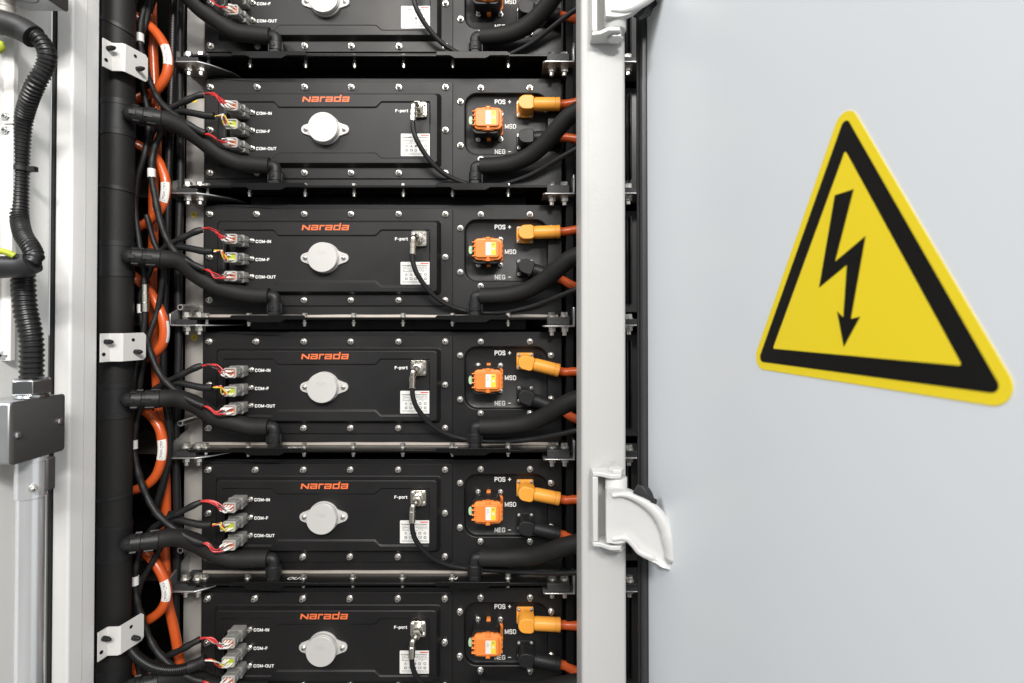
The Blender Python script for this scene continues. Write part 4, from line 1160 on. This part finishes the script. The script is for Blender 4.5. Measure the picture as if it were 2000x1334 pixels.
def jbox(x0, x1, y0, y1, z0, z1, label):
    root = thing('junction_box', ((x0 + x1) / 2, (y0 + y1) / 2, z0), label, 'junction box', 'junction boxes on the left panel')
    mb = MB(); mb.box((x0, y0 + .001, z0 + .001), (x1 - .0032, y1 - .001, z1 - .001)); mb.build('body', M['box_body'], root, .003)
    mb = MB()
    pl = [(y0, z0), (y1, z0), (y1, z1), (y0, z1)]; pl2 = [(y0 + .0025, z0 + .0025), (y1 - .0025, z0 + .0025), (y1 - .0025, z1 - .0025), (y0 + .0025, z1 - .0025)]
    mb.loft([[(x1 - .003, y, z) for y, z in roundpoly(pl, .005, 3)], [(x1 - .0012, y, z) for y, z in roundpoly(pl, .005, 3)], [(x1, y, z) for y, z in roundpoly(pl2, .004, 3)]], True, True)
    cv = mb.build('cover', M['box_cover'], root)
    for y, z in ((y1 - .010, (z0 + z1) / 2 + .003), (y0 + .0085, (z0 + z1) / 2 - .003)):
        mb = MB(); mb.lathe((x1, y, z), (1, 0, 0), [(0, .0048), (.0018, .0048), (.0030, .0032), (.0033, .001)], 16); mb.build('cover_screw', M['chrome'], cv)
    return root
XB = -.655
yA, yB = .695 - D, .779 - D
zt, zb = ZC - .1102, ZC - .1928
jb = jbox(-.716, XB, yA, yB, zb, zt, 'square junction box with dark cover at the left, above the metal conduit')
j2 = jbox(-.716, XB, yA, yB, ZC + .4516, ZC + .5350, 'junction box cut off by the top edge at the left')
mb = MB(); zz = ZC + .4526
for k in range(24):
    a0, a1 = 2 * math.pi * k / 24, 2 * math.pi * (k + 1) / 24
    mb.add([(-.687 + math.cos(a) * r, (yA + yB) / 2 + math.sin(a) * r, zz - .0002) for a, r in ((a0, .019), (a1, .019), (a1, .0176), (a0, .0176))], [(0, 1, 2, 3)])
mb.build('knockout', M['bolt_slot'], j2)

yc = .744 - D; xc = -.6735
# conduit from the box up the panel
root = thing('flexible_conduit', (xc, yc, zt), 'black corrugated conduit running up from the lower junction box', 'conduit')
pts = [Vector((xc, yc, zt + .028)), Vector((xc - .001, yc, zt + .08)), P(49, 600, -.287), P(45, 535, -.284), P(43, 500, -.283)]
mb = MB(); mb.ribbed(spline(pts, 10), .0140, .0072, .87, 18); mb.build('conduit', M['loom'], root)
mb = MB(); mb.lathe((xc, yc, zt), (0, 0, 1), [(0, .0195), (.004, .0205), (.005, .0165)], 24)
mb.lathe((xc, yc, zt + .005), (0, 0, 1), [(0, .0225), (.001, .0235), (.019, .0235), (.021, .0215), (.022, .0165)], 6, rot=.25)
mb.build('hex_fitting', M['chrome'], root, .0006, ang=30)
# front conduit with the two bends
root = thing('flexible_conduit', P(45, 300, -.30), 'black corrugated conduit with a sharp bend at each end at the left edge', 'conduit')
pts = [P(52, 62, -.312), P(78, 78, -.308), P(92, 104, -.306), P(88, 132, -.304), P(72, 160, -.304), P(58, 192, -.294), P(46, 235, -.276), P(40, 300, -.2715), P(38, 370, -.2715), P(38, 425, -.277), P(45, 458, -.294), P(60, 482, -.308), P(67, 502, -.314), P(55, 517, -.317)]
mb = MB(); mb.ribbed(spline(pts, 10), .0112, .0056, .87, 16); mb.build('conduit', M['loom'], root)
mb = MB(); mb.tube(spline([P(-40, 35, -.32), P(-5, 42, -.318), P(25, 50, -.316), P(48, 60, -.312), P(66, 72, -.310)], 6), .0160, 18); mb.build('end_sleeve', M['rubber'], root)
mb = MB(); mb.tube(spline([P(64, 512, -.317), P(45, 520, -.318), P(15, 521, -.320), P(-30, 524, -.322)], 6), .0150, 18); mb.build('end_sleeve', M['rubber'], root)
# cable ties
mb = MB(); c = P(39, 330, -.2715)
mb.lathe((c.x, c.y, c.z - .003), (0, 0, 1), [(0, .0121), (.006, .0121)], 20); mb.box((c.x + .013, c.y - .004, c.z - .004), (c.x + .024, c.y + .003, c.z + .003))
tag(mb.build('cable_tie', M['black_plastic'], None, loc=tuple(c)), 'black cable tie with its head sticking out on the corrugated conduit', 'cable tie')
# ribbed metal hose at the very top
root = thing('metal_hose', P(8, 20, -.30), 'grey ribbed metal hose at the top left corner', 'hose')
mb = MB(); mb.ribbed([P(8, -60, -.30), P(9, -20, -.30), P(10, 34, -.30)], .0120, .0075, .9, 16); mb.build('hose', M['rail'], root)
# yellow-green earth wires
for pts, lab in (([P(-30, 78, -.34), P(-8, 82, -.34), P(3, 88, -.338), P(-2, 98, -.336), P(-30, 104, -.335)], 'yellow green wire loop at the left edge, upper one'), ([P(-30, 486, -.335), P(0, 490, -.335), P(16, 494, -.333), P(28, 500, -.330)], 'yellow green wire at the left edge by the lower bend')):
    mb = MB(); mb.tube(resample(spline(pts, 8), .003), .0042, 12)
    tag(mb.build('earth_wire', M['insert_green'], None, loc=tuple(pts[1])), lab, 'wire', 'yellow green wires at the left edge')
# rigid metal conduit under the box
root = thing('metal_conduit', (xc, yc, .2), 'shiny metal conduit running down from the junction box', 'conduit')
mb = MB(); mb.lathe((xc, yc, zb), (0, 0, -1), [(.0, .0160), (.95, .0160)], 36); mb.build('tube', M['emt'], root)
mb = MB(); mb.lathe((xc, yc, zb), (0, 0, -1), [(0, .0188), (.006, .0188), (.0065, .0177), (.056, .0177), (.057, .0165)], 36); cpl = mb.build('coupling', M['emt'], root, ang=25)
mb = MB(); mb.box((xc + .0125, yc + .002, zb - .050), (xc + .0215, yc + .016, zb - .004)); mb.build('lug', M['box_cover'], cpl, .002)  # added dark block that stands for the shaded side of the coupling
b_ = bolt_mesh('set_screw', (xc + .0132, yc - .0112, zb - .041), cpl, axis=(.75, -.66, 0), r=.0052, h=.012)
